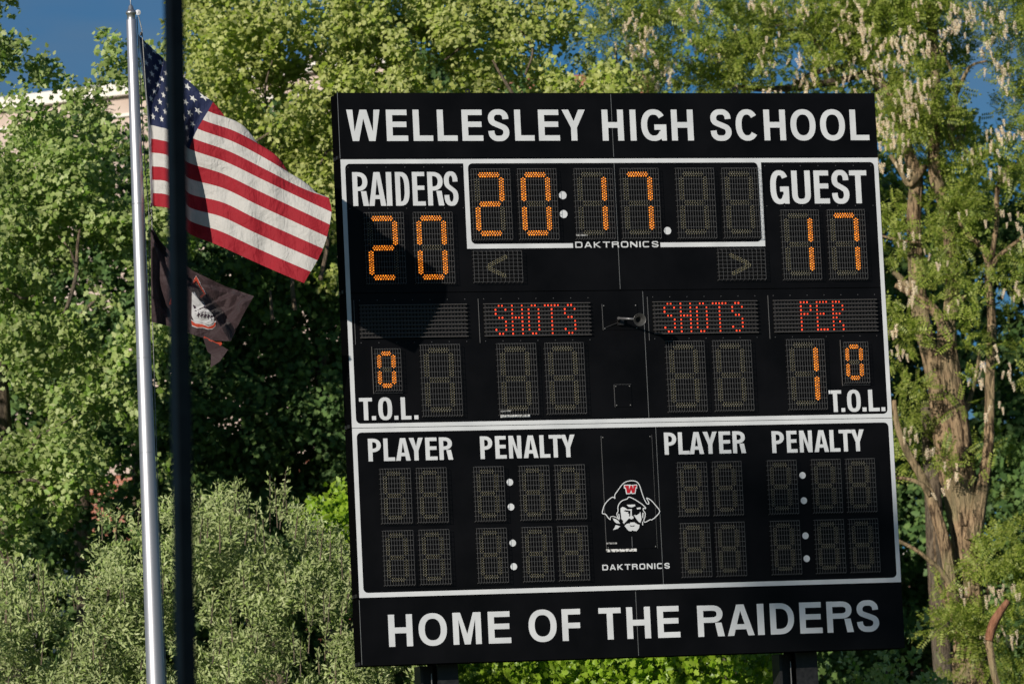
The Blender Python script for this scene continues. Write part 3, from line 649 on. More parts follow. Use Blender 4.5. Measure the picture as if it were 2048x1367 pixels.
def fgrid(name, mat, s0, s1, t0, t1, ns, nt_):
    mb = MB()
    for j in range(nt_+1):
        for i in range(ns+1): mb.v.append(fpt(s0+(s1-s0)*i/ns, t0+(t1-t0)*j/nt_))
    for j in range(nt_):
        for i in range(ns): a = j*(ns+1)+i; mb.f.append((a, a+ns+1, a+ns+2, a+1))
    return mb.build(name, mat, flag, smooth=True)
fgrid('heading', m_head, 0, .016, 0, 13, 2, 40)
fgrid('canton', m_fblue, .016, .4, 0, 7, 70, 63)
for k in range(13):
    fgrid('stripe', m_fred if k % 2 == 0 else m_fwhite, .4 if k < 7 else .016, 1, k, k+1, 90 if k < 7 else 150, 6)
for row in range(9):
    for c_ in range(6 if row % 2 == 0 else 5):
        cs = .016+.384*((c_*2+1+(row % 2))/12); ct = 7*(row+1)/10; mb = MB(); pts = []
        for k in range(10):
            r = 1 if k % 2 == 0 else .40; a = math.pi*k/5
            pts.append(fpt(cs+.0165*r*math.sin(a)*1.12, ct-.30*r*math.cos(a), -.003))
        c0_ = fpt(cs, ct, -.0045); mb.add([c0_]+pts, [(0, k+1, (k+1) % 10+1) for k in range(10)]); mb.build('star', m_star, flag)

# black team flag below it, cloth folds run along traced creases
YB = YP+.02
m_fblack = clothmat('black_flag_cloth', (.027, .014, .017), .7, .02); m_skull = clothmat('skull_print', (.42, .42, .44)); m_trim = clothmat('orange_trim_print', (.38, .045, .02)); m_dk = clothmat('dark_print', (.03, .016, .03))
def seg_d(p, a, b):
    d = b-a; L = np.dot(d, d); t = np.clip(np.dot(p-a, d)/L, 0, 1); q = a+d*t; cr = (d[0]*(p[1]-a[1])-d[1]*(p[0]-a[0]))/math.sqrt(L)
    return np.linalg.norm(p-q), cr, t
FOLDS = [([(306, 455), (326, 482), (345, 500)], 6, .07), ([(312, 488), (328, 530), (345, 575)], 5, .09), ([(310, 500), (311, 560), (314, 600), (322, 650)], 7, .12),
         ([(385, 570), (408, 594), (440, 630), (468, 676)], 11, .24), ([(325, 620), (345, 645)], 4, .05), ([(440, 598), (462, 588), (470, 580)], 4, .06), ([(455, 642), (474, 622), (480, 598)], 6, .10),
         ([(425, 575), (450, 580), (480, 588)], 4, .04), ([(430, 620), (450, 617), (458, 600)], 4, .04), ([(474, 608), (488, 600), (500, 594)], 4, .05)]
FOLDS = [([np.array(q, float) for q in l], w_, a) for l, w_, a in FOLDS]
def bdepth(px, py):
    p = np.array([px, py], float); d = .015*math.sin(px*.06+py*.02)+.006*math.sin(px*.15-py*.09)
    for l, w_, a in FOLDS:
        best = min((seg_d(p, l[i], l[i+1]) for i in range(len(l)-1)), key=lambda q: q[0])
        x = best[1] if abs(best[1]) > .5*best[0] else 1e3
        sgn = -1 if best[1] > 0 else 1        # left of the travel direction is nearer
        dist = best[0]; fall = math.exp(-dist/34.)
        u = min(1, dist/w_); d += a*(.5*u*sgn)*fall
    return d
bflag = empty('team_flag', tuple(at(303, 447, YB)), label='black flag printed with a white skull, flying below the striped flag', cat='flag')
bo = Vector(bflag.location)
def bpt(px, py, off=0): P = at(px, py, YB+bdepth(px, py)+off); return (P[0]-bo.x, P[1]-bo.y, P[2]-bo.z)
def interp(pts, a):
    x = [q[0] for q in pts]; return np.interp(a, x, [q[1] for q in pts]), np.interp(a, x, [q[2] for q in pts])
top = [(0, 301, 447), (.10, 322, 484), (.2, 345, 508), (.40, 385, 541), (.7, 450, 572), (1, 508, 592)]
bot = [(0, 303, 643), (.12, 325, 649), (.25, 350, 655), (.45, 383, 668), (.75, 425, 681), (.98, 462, 682), (1, 466, 664)]
mb = MB(); na, nb = 110, 90
for j in range(nb+1):
    for i in range(na+1):
        a, b_ = i/na, j/nb; x0, y0 = interp(top, a); x1, y1 = interp(bot, a); mb.v.append(bpt(x0+(x1-x0)*b_, y0+(y1-y0)*b_))
for j in range(nb):
    for i in range(na): a = j*(na+1)+i; mb.f.append((a, a+na+1, a+na+2, a+1))
mb.build('cloth', m_fblack, bflag, smooth=True)
def bprint(pts, name, mat, off):
    """a flat print that lies on the cloth: the outline is filled in small triangles"""
    loops = [[Vector((x, y, 0)) for x, y in pts]]; tris = geometry.tessellate_polygon(loops); mb_ = MB()
    def sub(a, b, c, n):
        if n == 0: mb_.add([bpt(*a, off), bpt(*b, off), bpt(*c, off)], [(0, 1, 2)]); return
        ab, bc, ca = [((p[0]+q[0])/2, (p[1]+q[1])/2) for p, q in ((a, b), (b, c), (c, a))]
        for q in ((a, ab, ca), (ab, b, bc), (ca, bc, c), (ab, bc, ca)): sub(*q, n-1)
    for t_ in tris: sub(*[pts[i] for i in t_], 2)
    return mb_.build(name, mat, bflag)
q = lambda l: [(375+x/6.836, 540+y/6.836) for x, y in l]
bprint(q([(60, 300), (100, 300), (130, 360), (170, 420), (215, 430), (260, 520), (300, 550), (340, 600), (365, 660), (355, 720), (300, 750), (230, 735), (200, 715), (120, 720), (85, 690), (55, 620)]), 'skull', m_skull, -.006)
bprint(q([(50, 670), (110, 712), (200, 722), (290, 760), (355, 735), (375, 690), (392, 700), (385, 770), (340, 808), (280, 812), (210, 790), (130, 790), (60, 765)]), 'outline', m_skull, -.005)
bprint(q([(50, 685), (110, 730), (200, 738), (285, 775), (350, 750), (372, 715), (386, 712), (378, 764), (338, 797), (280, 800), (212, 778), (130, 778), (60, 750)]), 'trim', m_trim, -.008)
bprint(q([(60, 180), (118, 80), (248, 325), (185, 385), (165, 360), (220, 320), (118, 140), (75, 195)]), 'trim', m_trim, -.007)
bprint(q([(60, 175), (118, 72), (258, 325), (248, 327), (118, 92), (68, 188)]), 'outline', m_skull, -.0055)
bprint(q([(205, 440), (225, 470), (280, 530), (255, 528), (210, 510)]), 'nose', m_dk, -.008)
bprint(q([(70, 470), (110, 490), (125, 560), (100, 600), (95, 540)]), 'shadow_print', m_dk, -.008)
for k in range(5):
    x, y = 130+45*k, 595+7*k
    bprint(q([(x-10, y+35), (x+8, y+10), (x+25, y-45), (x+22, y-5), (x+48, y-2), (x+28, y+22), (x+16, y+62), (x+12, y+28)]), 'teeth', m_dk, -.009)
bprint([(303+k_, 595+v_) for k_, v_ in ((38, 0), (44, 2), (43, 14), (35, 14))], 'trim', m_trim, -.006)
tl = MB(); tp = [(405, 672, .0), (445, 692, -.01), (458, 700, -.03), (415, 703, .04), (446, 697, .02), (456, 699, -.03), (422, 708, -.02), (421, 735, -.03), (440, 722, -.04)]
V = [tuple(Vector(bpt(x, y, d))) for x, y, d in tp]
tl.add([V[0], V[1], V[2], V[3]], [(0, 3, 2, 1)]); tl.add([V[6], V[7], V[8], V[5]], [(0, 1, 2, 3)]); tl.add([V[3], V[6], V[5]], [(0, 1, 2)])
tl.build('folded_corner', m_fblack, bflag)
bprint([(408, 672), (432, 684), (443, 684), (444, 688), (440, 691), (432, 687), (407, 675)], 'trim', m_trim, -.012)

# ------------------------------------------------------------------ near dark post, out of focus
a, b_ = at(347.5, 0, 17), at(372, 1367, 17); dxz = (a[0]-b_[0])/(a[2]-b_[2])
ps = empty('dark_post', (b_[0]-dxz*b_[2], 17, 0), label='dark steel post close to the camera, blurred, in front of the flags', cat='post')
m_post = noisy(material('dark_post_paint', (.006, .010, .014), .4, 0, .12), (.0012, .0025, .004), (.002, .004, .006), 12)
tb = MB(); z1 = 5.6; hw = .0278
for z in (0, z1):
    for k in range(4): pass
prm = [(-hw, -hw), (hw, -hw), (hw, hw), (-hw, hw)]; ca, sa = math.cos(math.radians(30)), math.sin(math.radians(30))
V = [((x*ca-y*sa)+dxz*z, x*sa+y*ca, z) for z in (0, z1) for x, y in prm]
tb.add(V, [(0, 3, 2, 1), (4, 5, 6, 7), (0, 1, 5, 4), (1, 2, 6, 5), (2, 3, 7, 6), (3, 0, 4, 7)]); tb.build('shaft', m_post, ps, bevel=.004)
MB().box(-.07, .07, -.07, .07, 0, .012).build('base_plate', m_steel, ps)

# ------------------------------------------------------------------ trees
LF5 = []   # lobed leaf, unit length, folded along its midrib
for x, y in ((0, 0), (.30, .02), (.22, .22), (.50, .42), (.27, .50), (.24, .74), (0, 1.0)): LF5.append((x, y, -.18*x))
lobe_v = LF5 + [(-x, y, z) for x, y, z in LF5[1:-1]]
lobe_f = [(0, 1, 2), (0, 2, 4), (2, 3, 4), (0, 4, 6), (4, 5, 6)]; mir = {0: 0, 6: 6, **{i: i+6 for i in range(1, 6)}}
lobe_f = lobe_f + [(mir[a], mir[c], mir[b_]) for a, b_, c in lobe_f]
slim_v = [(0, 0, 0), (.17, .45, .05), (0, 1, -.06), (-.17, .45, .05), (0, .45, -.02)]; slim_f = [(0, 1, 4), (1, 2, 4), (0, 4, 3), (4, 2, 3)]
oval_v = [(0, 0, 0), (.30, .35, .06), (.22, .75, .04), (0, 1, -.05), (-.22, .75, .04), (-.30, .35, .06), (0, .5, -.03)]; oval_f = [(0, 1, 6), (1, 2, 6), (2, 3, 6), (3, 4, 6), (4, 5, 6), (5, 0, 6)]
# pinnate frond: leaflets in pairs on a drooping stalk
pin_v, pin_f = [], []
for k in range(7):
    yb = .14+.115*k; zb = -.10*(yb**2)
    for sd in (-1, 1):
        if k == 6 and sd == 1: continue
        i = len(pin_v); dx, dy = (sd*.21, .05) if k < 6 else (0, .19); w_ = .046
        nx_, ny_ = (0, w_) if k < 6 else (w_, 0)
        pin_v += [(0, yb, zb), (dx*.45+nx_, yb+dy*.45+ny_, zb-.01), (dx, yb+dy, zb-.05), (dx*.45-nx_, yb+dy*.45-ny_, zb-.01)]
        pin_f += [(i, i+1, i+2), (i, i+2, i+3)] if sd > 0 else [(i, i+2, i+1), (i, i+3, i+2)]
# hanging flower raceme (unit length, hangs to -z)
rac_v, rac_f = [], []
rr = random.Random(3)
for k in range(26):
    h = -(.08+.9*k/26); r = .17*(1-.55*(k/26)); a = k*2.4; x, y = r*math.cos(a), r*math.sin(a); s = .085*(1-.4*k/26)
    i = len(rac_v); tx_, ty_ = -math.sin(a), math.cos(a)
    s *= 1.2; rac_v += [(x*.75, y*.75, h+.05), (x+tx_*s, y+ty_*s, h+.01), (x*1.1, y*1.1, h-s*1.0), (x-tx_*s, y-ty_*s, h+.01)]; rac_f += [(i, i+1, i+2), (i, i+2, i+3)]

def blob_points(blobs, density, front=.75):
    """twig positions on and inside lumps of foliage (x, y, z, r); returns positions and outward directions"""
    P, Dn = [], []
    for (x, y, z, r) in blobs:
        n = max(3, int(density*r*r))
        d = unit(rng.normal(size=(n, 3)) + np.array([0, -front, .45]))
        rad = r*(1-np.abs(rng.normal(0, .22, n)))[:, None]
        P.append(np.array([x, y, z]) + d*rad*np.array([1, 1, .8])); Dn.append(d)
    return np.vstack(P), np.vstack(Dn)
def leafy(name, mat, parent, blobs, dens, per, lsize, tmpl, spread=.10, front=.75, face=.5, droop=.15, keep=None):
    P, Dn = blob_points(blobs, dens, front)
    if keep is not None: k = keep(P); P, Dn = P[k], Dn[k]
    n = len(P)*per; P2 = np.repeat(P, per, 0); D2 = np.repeat(Dn, per, 0)
    a = rng.uniform(0, 2*math.pi, n); fr_ = frames(D2, a)
    out = unit(fr_[:, :, 0]*1.0 + D2*rng.uniform(.0, .9, n)[:, None] + rng.normal(0, .25, (n, 3)) + np.array([0, 0, -droop]))
    nrm = unit(D2*.8 + np.array([-.3, -face*1.2, .40]) + rng.normal(0, .42, (n, 3)))
    pos = P2 + rng.normal(0, spread*.45, (n, 3)) + out*lsize*.15
    rot = frames_dir(out, nrm); scl = lsize*rng.uniform(.65, 1.2, n)
    me = scatter_mesh(name, mat, tmpl[0], tmpl[1], pos, rot, scl)
    o = link(name, me, parent)
    if parent is not None: o.matrix_parent_inverse = Matrix.Translation(-Vector(parent.location))
    return o
def gaps(P, f=2.6, th=-.25, ph=0):
    n = np.sin(P[:, 0]*f+ph+1.3*np.sin(P[:, 2]*f*.7))+np.sin(P[:, 2]*f*1.15+2+1.1*np.sin(P[:, 0]*f*.8+ph))+.7*np.sin(P[:, 0]*f*2.3+P[:, 2]*f*1.9+ph)+.7*np.sin(P[:, 0]*f*2.1-P[:, 2]*f*2.4)
    return n+rng.normal(0, .25, len(P)) > th
OFF = 3.5
def blobs_in(poly, Y0, Y1, n, r0, r1, mind=.6):
    if Y0 < 42.5 and OFF: Y0, Y1, r0, r1 = Y0+OFF, Y1+OFF, r0*(1+OFF/39), r1*(1+OFF/39)
    """foliage lumps spread over a region; the region's outline is given as a survey of the photograph and pushed to depths Y0..Y1"""
    xs = [p[0] for p in poly]; ys = [p[1] for p in poly]; out = []; tries = 0
    pv = [Vector((x, y)) for x, y in poly]
    def inside(x, y):
        c = False; j = len(poly)-1
        for i in range(len(poly)):
            xi, yi = poly[i]; xj, yj = poly[j]
            if (yi > y) != (yj > y) and x < (xj-xi)*(y-yi)/(yj-yi)+xi: c = not c
            j = i
        return c
    while len(out) < n and tries < n*60:
        tries += 1; x, y = rnd.uniform(min(xs), max(xs)), rnd.uniform(min(ys), max(ys))
        if not inside(x, y): continue
        Y = rnd.uniform(Y0, Y1); r = rnd.uniform(r0, r1); p = at(x, y, Y)
        if any((p[0]-q[0])**2+(p[1]-q[1])**2+(p[2]-q[2])**2 < ((r+q[3])*mind)**2 for q in out) and tries < n*40: continue
        if p[2] < r*.6: continue
        out.append((p[0], p[1], p[2], r))
    return out
def crownobj(parent, name, parts_, mat): pass

def limb(pts, radii, name, mat, parent, n=12, rough_=.12, seed=0):
    """a tapered, slightly gnarled limb through world points"""
    P = [np.array(p, float) for p in pts]; Q = []; Rr = []; m = 5
    for i in range(len(P)-1):
        a, b_, c_, d = P[max(i-1, 0)], P[i], P[i+1], P[min(i+2, len(P)-1)]
        for k in range(m):
            t_ = k/m; Q.append(.5*((2*b_)+(-a+c_)*t_+(2*a-5*b_+4*c_-d)*t_*t_+(-a+3*b_-3*c_+d)*t_**3)); Rr.append(radii[i]+(radii[i+1]-radii[i])*t_)
    Q.append(P[-1]); Rr.append(radii[-1]); rg = np.random.default_rng(seed+len(pts)*7+int(abs(P[0][0])*100)); mb_ = MB(); u = None
    ph = rg.uniform(0, 6.28, 4)
    for i, (p, r) in enumerate(zip(Q, Rr)):
        d = Q[min(i+1, len(Q)-1)]-Q[max(i-1, 0)]; d = d/np.linalg.norm(d)
        if u is None: u = np.cross(d, (0, 1, 0)); 
        u = u-d*np.dot(u, d); u /= np.linalg.norm(u); w_ = np.cross(d, u)
        for k in range(n):
            a = 2*math.pi*k/n; q = 1+rough_*(.5*math.sin(3*a+ph[0]+i*.12)+.35*math.sin(5*a+ph[1]-i*.2)+.3*math.sin(2*a+ph[2]+i*.33)) + rg.normal(0, rough_*.18)
            if n > 30:
                rk = math.sin(k*1.57+1.1*math.sin(i*.55+k*.21))+.5*math.sin(k*2.9-i*.8); q += .05*rk*(1 if r > .05 else .5)
            mb_.v.append(tuple(p+(u*math.cos(a)+w_*math.sin(a))*r*q))
    for i in range(len(Q)-1):
        for k in range(n): mb_.f.append((i*n+k, i*n+(k+1) % n, (i+1)*n+(k+1) % n, (i+1)*n+k))
    mb_.f.append(tuple(range((len(Q)-1)*n, len(Q)*n)))
    o = mb_.build(name, mat, parent, smooth=True); o.matrix_parent_inverse = Matrix.Translation(-Vector(parent.location)); return o
def pxlimb(pts, Y, name, mat, parent, **k):
    """limb from (px, py, width px[, dY]) at depth Y"""
    if Y < 40: Y += OFF
    W3 = [at(p[0], p[1], Y+(p[3] if len(p) > 3 else 0)) for p in pts]; s = Y/F_PX
    return limb(W3, [p[2]*.5*s for p in pts], name, mat, parent, **k)

def barkmat(name, c1, c2, c3, sc=1.0):
    m = material(name, c1, .9, 0, .2); t = m.node_tree; b = t.nodes['Principled BSDF']
    tc_ = t.nodes.new('ShaderNodeTexCoord'); mp_ = t.nodes.new('ShaderNodeMapping'); mp_.inputs['Scale'].default_value = (26*sc, 26*sc, 5*sc)
    n = t.nodes.new('ShaderNodeTexNoise'); n.inputs['Scale'].default_value = 1; n.inputs['Detail'].default_value = 7; n.inputs['Roughness'].default_value = .62; n.inputs['Distortion'].default_value = .8
    n2 = t.nodes.new('ShaderNodeTexNoise'); n2.inputs['Scale'].default_value = 2.2; n2.inputs['Detail'].default_value = 3
    r = t.nodes.new('ShaderNodeValToRGB'); e = r.color_ramp.elements; e[0].position = .43; e[0].color = (*c1, 1); e[1].position = .54; e[1].color = (*c2, 1)
    mx = t.nodes.new('ShaderNodeMix'); mx.data_type = 'RGBA'; mx.inputs[7].default_value = (*c3, 1)
    mr = t.nodes.new('ShaderNodeMapRange'); mr.inputs[1].default_value = .45; mr.inputs[2].default_value = .7
    t.links.new(tc_.outputs['Object'], mp_.inputs[0]); t.links.new(mp_.outputs[0], n.inputs[0]); t.links.new(n.outputs[0], r.inputs[0]); t.links.new(tc_.outputs['Object'], n2.inputs[0])
    t.links.new(n2.outputs[0], mr.inputs[0]); t.links.new(mr.outputs[0], mx.inputs[0]); t.links.new(r.outputs[0], mx.inputs[6]); t.links.new(mx.outputs[2], b.inputs['Base Color'])
    bp_ = t.nodes.new('ShaderNodeBump'); bp_.inputs['Strength'].default_value = 1; bp_.inputs['Distance'].default_value = .06
    t.links.new(n.outputs[0], bp_.inputs['Height']); t.links.new(bp_.outputs[0], b.inputs['Normal']); return m
m_bark = barkmat('furrowed_bark', (.055, .036, .022), (.38, .265, .16), (.28, .235, .135))
m_bark2 = barkmat('grey_bark', (.08, .06, .045), (.22, .17, .12), (.15, .13, .10), 1.6)
m_broken = barkmat('broken_red_wood', (.22, .09, .05), (.42, .20, .12), (.34, .17, .10), 1.2)

L_maple = leafmat('maple_leaf', [(.10, .17, .02), (.27, .34, .10), (.40, .46, .19), (.14, .26, .02), (.46, .51, .25)], .5, .35, .3)
L_yel = leafmat('yellow_green_leaf', [(.20, .25, .03), (.37, .41, .12), (.48, .50, .21), (.25, .34, .025), (.53, .53, .20)], .5, .35, .35)
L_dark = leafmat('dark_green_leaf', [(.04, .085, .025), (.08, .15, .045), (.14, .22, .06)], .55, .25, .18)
L_oliv = leafmat('olive_shrub_leaf', [(.17, .23, .07), (.29, .35, .14), (.40, .44, .22), (.21, .30, .06)], .5, .35, .2)
L_bri = leafmat('bright_leaf', [(.14, .25, .01), (.24, .38, .02), (.32, .44, .05)], .4, .5, .35)
L_loc = leafmat('locust_leaflet', [(.10, .155, .015), (.23, .29, .04), (.37, .41, .10), (.15, .22, .02)], .45, .35, .35)
L_flow = leafmat('locust_petal', [(.76, .56, .40), (.84, .70, .50), (.88, .80, .62)], .6, .3, .3, (1, .97, .92))

def tree(name, x, y, **k): return empty(name, (x, y, 0), **k)
def trunk_to(parent, x, y, z, r0, r1, lean=0, mat=m_bark2, name='trunk'):
    return limb([(x, y, -.1), (x+lean*.3, y, z*.35), (x+lean*.7, y+.1, z*.7), (x+lean, y, z)], [r0, r0*.85, (r0+r1)/2, r1], name, mat, parent)

# 1 maple on the left
p = at(60, 1100, 43)
T = tree('maple_tree', p[0]-.3, 43.2, label='leafy green maple filling the left edge behind the flagpole', cat='tree')
trunk_to(T, p[0]-.3, 43.4, 6.5, .2, .10)
Bm = blobs_in([(-60, 400), (0, 240), (60, 200), (150, 215), (230, 165), (300, 190), (385, 260), (372, 480), (345, 560), (330, 700), (290, 800), (300, 930), (250, 930), (180, 900), (180, 1000), (120, 1050), (60, 1130), (-60, 1150)], 38.3, 39.6, 105, .16, .34, .50)
Bm += blobs_in([(-60, 250), (380, 250), (360, 600), (320, 900), (60, 1000), (-60, 1000)], 39.6, 41, 50, .25, .45, .4)
Bm += blobs_in([(130, 190), (250, 150), (300, 170), (300, 260), (130, 260)], 38.4, 39, 12, .1, .18, .45)
Bm += blobs_in([(-60, -40), (30, -30), (25, 15), (-60, 30)], 38.8, 39.3, 4, .12, .2, .5)
Bm += blobs_in([(-60, 45), (20, 52), (78, 95), (70, 110), (30, 165), (-60, 180)], 38.6, 39.5, 12, .10, .17, .45)
Bm += blobs_in([(60, 130), (100, 115), (150, 165), (180, 170), (140, 185), (70, 165)], 38.8, 39.5, 9, .06, .10, .45)
Bm += blobs_in([(190, 70), (245, 55), (260, 150), (215, 160), (215, 95)], 38.8, 39.5, 8, .07, .11, .45) + blobs_in([(290, 80), (330, 80), (330, 150), (300, 140)], 38.8, 39.5, 4, .07, .1, .45)
leafy('crown', L_maple, T, Bm, 520, 9, .055, (lobe_v, lobe_f), .085, keep=lambda P: gaps(P, 4.2, -.35))
Bo = [(p[0]-1.0-rnd.uniform(0, 3.4), 42+rnd.uniform(-.8, 2.2), 2.2+rnd.uniform(0, 5.8), rnd.uniform(.35, .6)) for _ in range(60)]
leafy('crown', L_maple, T, Bo, 150, 6, .085, (lobe_v, lobe_f), .10)
for l in ([(125, 640, 9), (150, 560, 8), (155, 490, 6), (160, 455, 4)], [(155, 545, 7), (140, 500, 4), (115, 470, 3)], [(152, 640, 7), (190, 600, 6), (215, 585, 4)], [(25, 965, 8), (70, 960, 6), (95, 985, 5), (110, 1010, 4)],
          [(-5, 945, 7), (50, 942, 4)], [(60, 900, 6), (80, 870, 5), (120, 850, 4), (150, 830, 3)], [(-5, 560, 5), (40, 595, 5), (70, 590, 3)], [(0, 1100, 5), (12, 1130, 5), (20, 1160, 4)]):
    pxlimb(l, 38.45, 'branch', m_bark2, T, n=8)

# 2 yellow-green trees across the top
T = tree('silver_maple_tree', at(620, 700, 44.5)[0], 44.5, label='pale yellow-green broadleaf tree across the top, between flag and scoreboard', cat='tree')
trunk_to(T, at(640, 700, 45.5)[0], 45.5, 7.0, .08, .05)
By = blobs_in([(365, -60), (470, -60), (480, 30), (560, 60), (600, -60), (900, -60), (900, 185), (660, 200), (690, 330), (640, 480), (560, 300), (430, 200), (365, 150)], 39.6, 41.5, 150, .14, .28, .46)
By += blobs_in([(365, 150), (700, 180), (690, 560), (600, 560), (560, 420)], 40.5, 42, 40, .2, .34, .5)
leafy('crown', L_yel, T, By, 470, 9, .052, (lobe_v, lobe_f), .09, keep=lambda P: gaps(P, 4.6, -.8, 1))
for l in ([(540, 250, 4), (530, 180, 4), (545, 120, 3)], [(640, 560, 9), (655, 480, 8), (640, 420, 5), (625, 380, 4)], [(500, 290, 5), (560, 250, 4), (610, 200, 3)], [(690, 340, 8), (660, 300, 6), (640, 330, 3)], [(770, 190, 7), (795, 140, 5), (830, 100, 4)]):
    pxlimb(l, 39.9, 'branch', m_bark2, T, n=8)
T = tree('broadleaf_tree', at(1010, 500, 45)[0], 45, label='yellow-green broadleaf tree rising behind the middle of the scoreboard', cat='tree')
trunk_to(T, at(1010, 500, 45)[0], 45, 7.0, .2, .08)
By = blobs_in([(860, -60), (1150, -60), (1170, 60), (1230, 100), (1230, 220), (860, 260)], 39.8, 41.8, 75, .15, .32, .46)
leafy('crown', L_yel, T, By, 470, 9, .050, (lobe_v, lobe_f), .09, keep=lambda P: gaps(P, 4.6, -.8, 2))
for l in ([(1030, 195, 7), (1005, 155, 6), (985, 120, 4)], [(1050, 150, 5), (1065, 100, 4), (1040, 60, 3)], [(890, 120, 4), (940, 80, 4), (960, 60, 3)]): pxlimb(l, 39.9, 'branch', m_bark2, T, n=8)

# 3 dark trees behind
def dark_tree(cx, Y, name, label, poly, n, Y0, Y1, mat, lsize=.075, r=(.25, .5), dens=230, tm=(lobe_v, lobe_f)):
    T = tree(name, at(cx, 900, Y)[0], Y, label=label, cat='tree'); trunk_to(T, at(cx, 900, Y)[0], Y+1, 6, .12, .07)
    leafy('crown', mat, T, blobs_in(poly, Y0, Y1, n, *r, .42), dens, 6, lsize, tm, .1); return T
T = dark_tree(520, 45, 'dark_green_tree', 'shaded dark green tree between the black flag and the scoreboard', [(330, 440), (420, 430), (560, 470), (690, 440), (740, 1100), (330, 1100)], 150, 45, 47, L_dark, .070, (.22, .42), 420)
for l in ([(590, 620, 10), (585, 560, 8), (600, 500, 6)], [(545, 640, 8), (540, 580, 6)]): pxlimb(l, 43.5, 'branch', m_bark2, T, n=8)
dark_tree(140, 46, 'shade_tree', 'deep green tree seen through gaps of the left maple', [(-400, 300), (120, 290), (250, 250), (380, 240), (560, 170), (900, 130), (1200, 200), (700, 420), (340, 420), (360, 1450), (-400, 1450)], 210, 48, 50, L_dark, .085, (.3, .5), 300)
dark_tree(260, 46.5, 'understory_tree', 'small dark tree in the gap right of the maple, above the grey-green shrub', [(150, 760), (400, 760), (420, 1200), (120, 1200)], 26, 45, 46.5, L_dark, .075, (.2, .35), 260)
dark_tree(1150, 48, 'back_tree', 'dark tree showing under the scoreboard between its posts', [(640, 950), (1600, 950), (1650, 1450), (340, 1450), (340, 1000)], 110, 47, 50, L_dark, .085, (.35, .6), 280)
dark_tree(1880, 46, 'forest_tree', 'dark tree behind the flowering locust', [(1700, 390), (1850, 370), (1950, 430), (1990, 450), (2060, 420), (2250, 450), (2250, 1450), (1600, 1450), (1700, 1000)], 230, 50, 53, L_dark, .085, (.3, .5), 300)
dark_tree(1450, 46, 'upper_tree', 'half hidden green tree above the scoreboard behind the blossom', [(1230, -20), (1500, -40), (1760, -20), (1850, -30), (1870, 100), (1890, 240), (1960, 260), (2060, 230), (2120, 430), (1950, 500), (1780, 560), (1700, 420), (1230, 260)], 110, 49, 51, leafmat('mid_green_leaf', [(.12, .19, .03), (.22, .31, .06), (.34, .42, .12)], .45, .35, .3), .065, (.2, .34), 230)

# 4 shrubs along the bottom
OFF = 0
def shrub(name, label, poly, n, Y0, Y1, mat, ls, tm, dens=650, r=(.12, .24), per=7, twigs=0, cat='shrub', stems=((.5, .5),)):
    B = blobs_in(poly, Y0, Y1, n, *r, .42); cx = sum(b_[0] for b_ in B)/len(B); Ym = (Y0+Y1)/2
    T = empty(name, (cx, Ym, 0), label=label, cat=cat)
    leafy('foliage', mat, T, B, dens, per, ls, tm, .06, front=.8, droop=-.35, keep=(lambda P: gaps(P, 6.5, -1.0, 4)) if mat is L_oliv else None)
    for k in range(5): 
        b_ = B[(k*7) % len(B)]; limb([(cx+(k-2)*.12, Ym+.2, -.1), (cx+(k-2)*.25, Ym+.1, 1.2), (b_[0], b_[1]+.1, b_[2])], [.04, .03, .012], 'stem', m_bark2, T, n=8)
    return T, B
def sprigs(T, spots, Y, mat, ls, tm):
    P, Dd = [], []
    for x, y, h in spots:
        a = at(x, y+h, Y); b_ = at(x+rnd.uniform(-8, 8), y, Y); limb([a, (a+b_)/2, b_], [.006, .004, .002], 'stem', m_bark2, T, n=6)
        for k in range(26): q_ = rnd.uniform(.35, 1.02); P.append(a+(b_-a)*q_+rng.normal(0, .012, 3)); Dd.append(unit((b_-a)/np.linalg.norm(b_-a)*.8+rng.normal(0, .6, 3)))
    P, Dd = np.array(P), np.array(Dd); n = len(P); nrm = unit(rng.normal(0, .5, (n, 3))+np.array([0, -.8, .6]))
    o = link('sprig_leaves', scatter_mesh('sprig_leaves', mat, tm[0], tm[1], P, frames_dir(Dd, nrm), ls*rng.uniform(.7, 1.2, n)), T); o.matrix_parent_inverse = Matrix.Translation(-Vector(T.location))
T, B = shrub('olive_shrub', 'grey-green fine-leaved shrub at the bottom left, behind the foot of the flagpole', [(-80, 1150), (0, 1130), (60, 1140), (120, 1170), (170, 1190), (215, 1100), (215, 1030), (280, 1020), (345, 1020), (345, 1450), (-80, 1450)], 170, 38.2, 39.9, L_oliv, .050, (slim_v, slim_f), dens=900, per=8)
sprigs(T, [(205, 1020, 60), (232, 1030, 50), (276, 980, 70), (185, 1145, 50), (115, 1165, 40), (150, 1180, 40), (60, 1120, 50)], 38.8, L_oliv, .045, (slim_v, slim_f))
T, B = shrub('olive_shrub', 'grey-green fine-leaved shrub between the dark post and the scoreboard', [(345, 1010), (400, 990), (450, 1000), (490, 1000), (540, 1030), (600, 1040), (650, 1090), (700, 1110), (840, 1300), (850, 1450), (345, 1450)], 190, 38.3, 40, L_oliv, .050, (slim_v, slim_f), dens=900, per=8)
sprigs(T, [(430, 968, 60), (470, 955, 80), (480, 965, 60), (540, 950, 120), (555, 965, 90), (565, 940, 100), (450, 1000, 50), (500, 985, 50), (395, 985, 50), (635, 1040, 50), (575, 970, 60)], 38.6, L_oliv, .045, (slim_v, slim_f))
Ys = 38.2
shrub('leafy_sapling', 'bright yellow-green sapling tucked against the left edge of the scoreboard', [(630, 1010), (700, 985), (740, 1010), (740, 1250), (640, 1200)], 34, 40.2, 40.9, L_bri, .055, (lobe_v, lobe_f), dens=380, r=(.12, .2), cat='sapling')
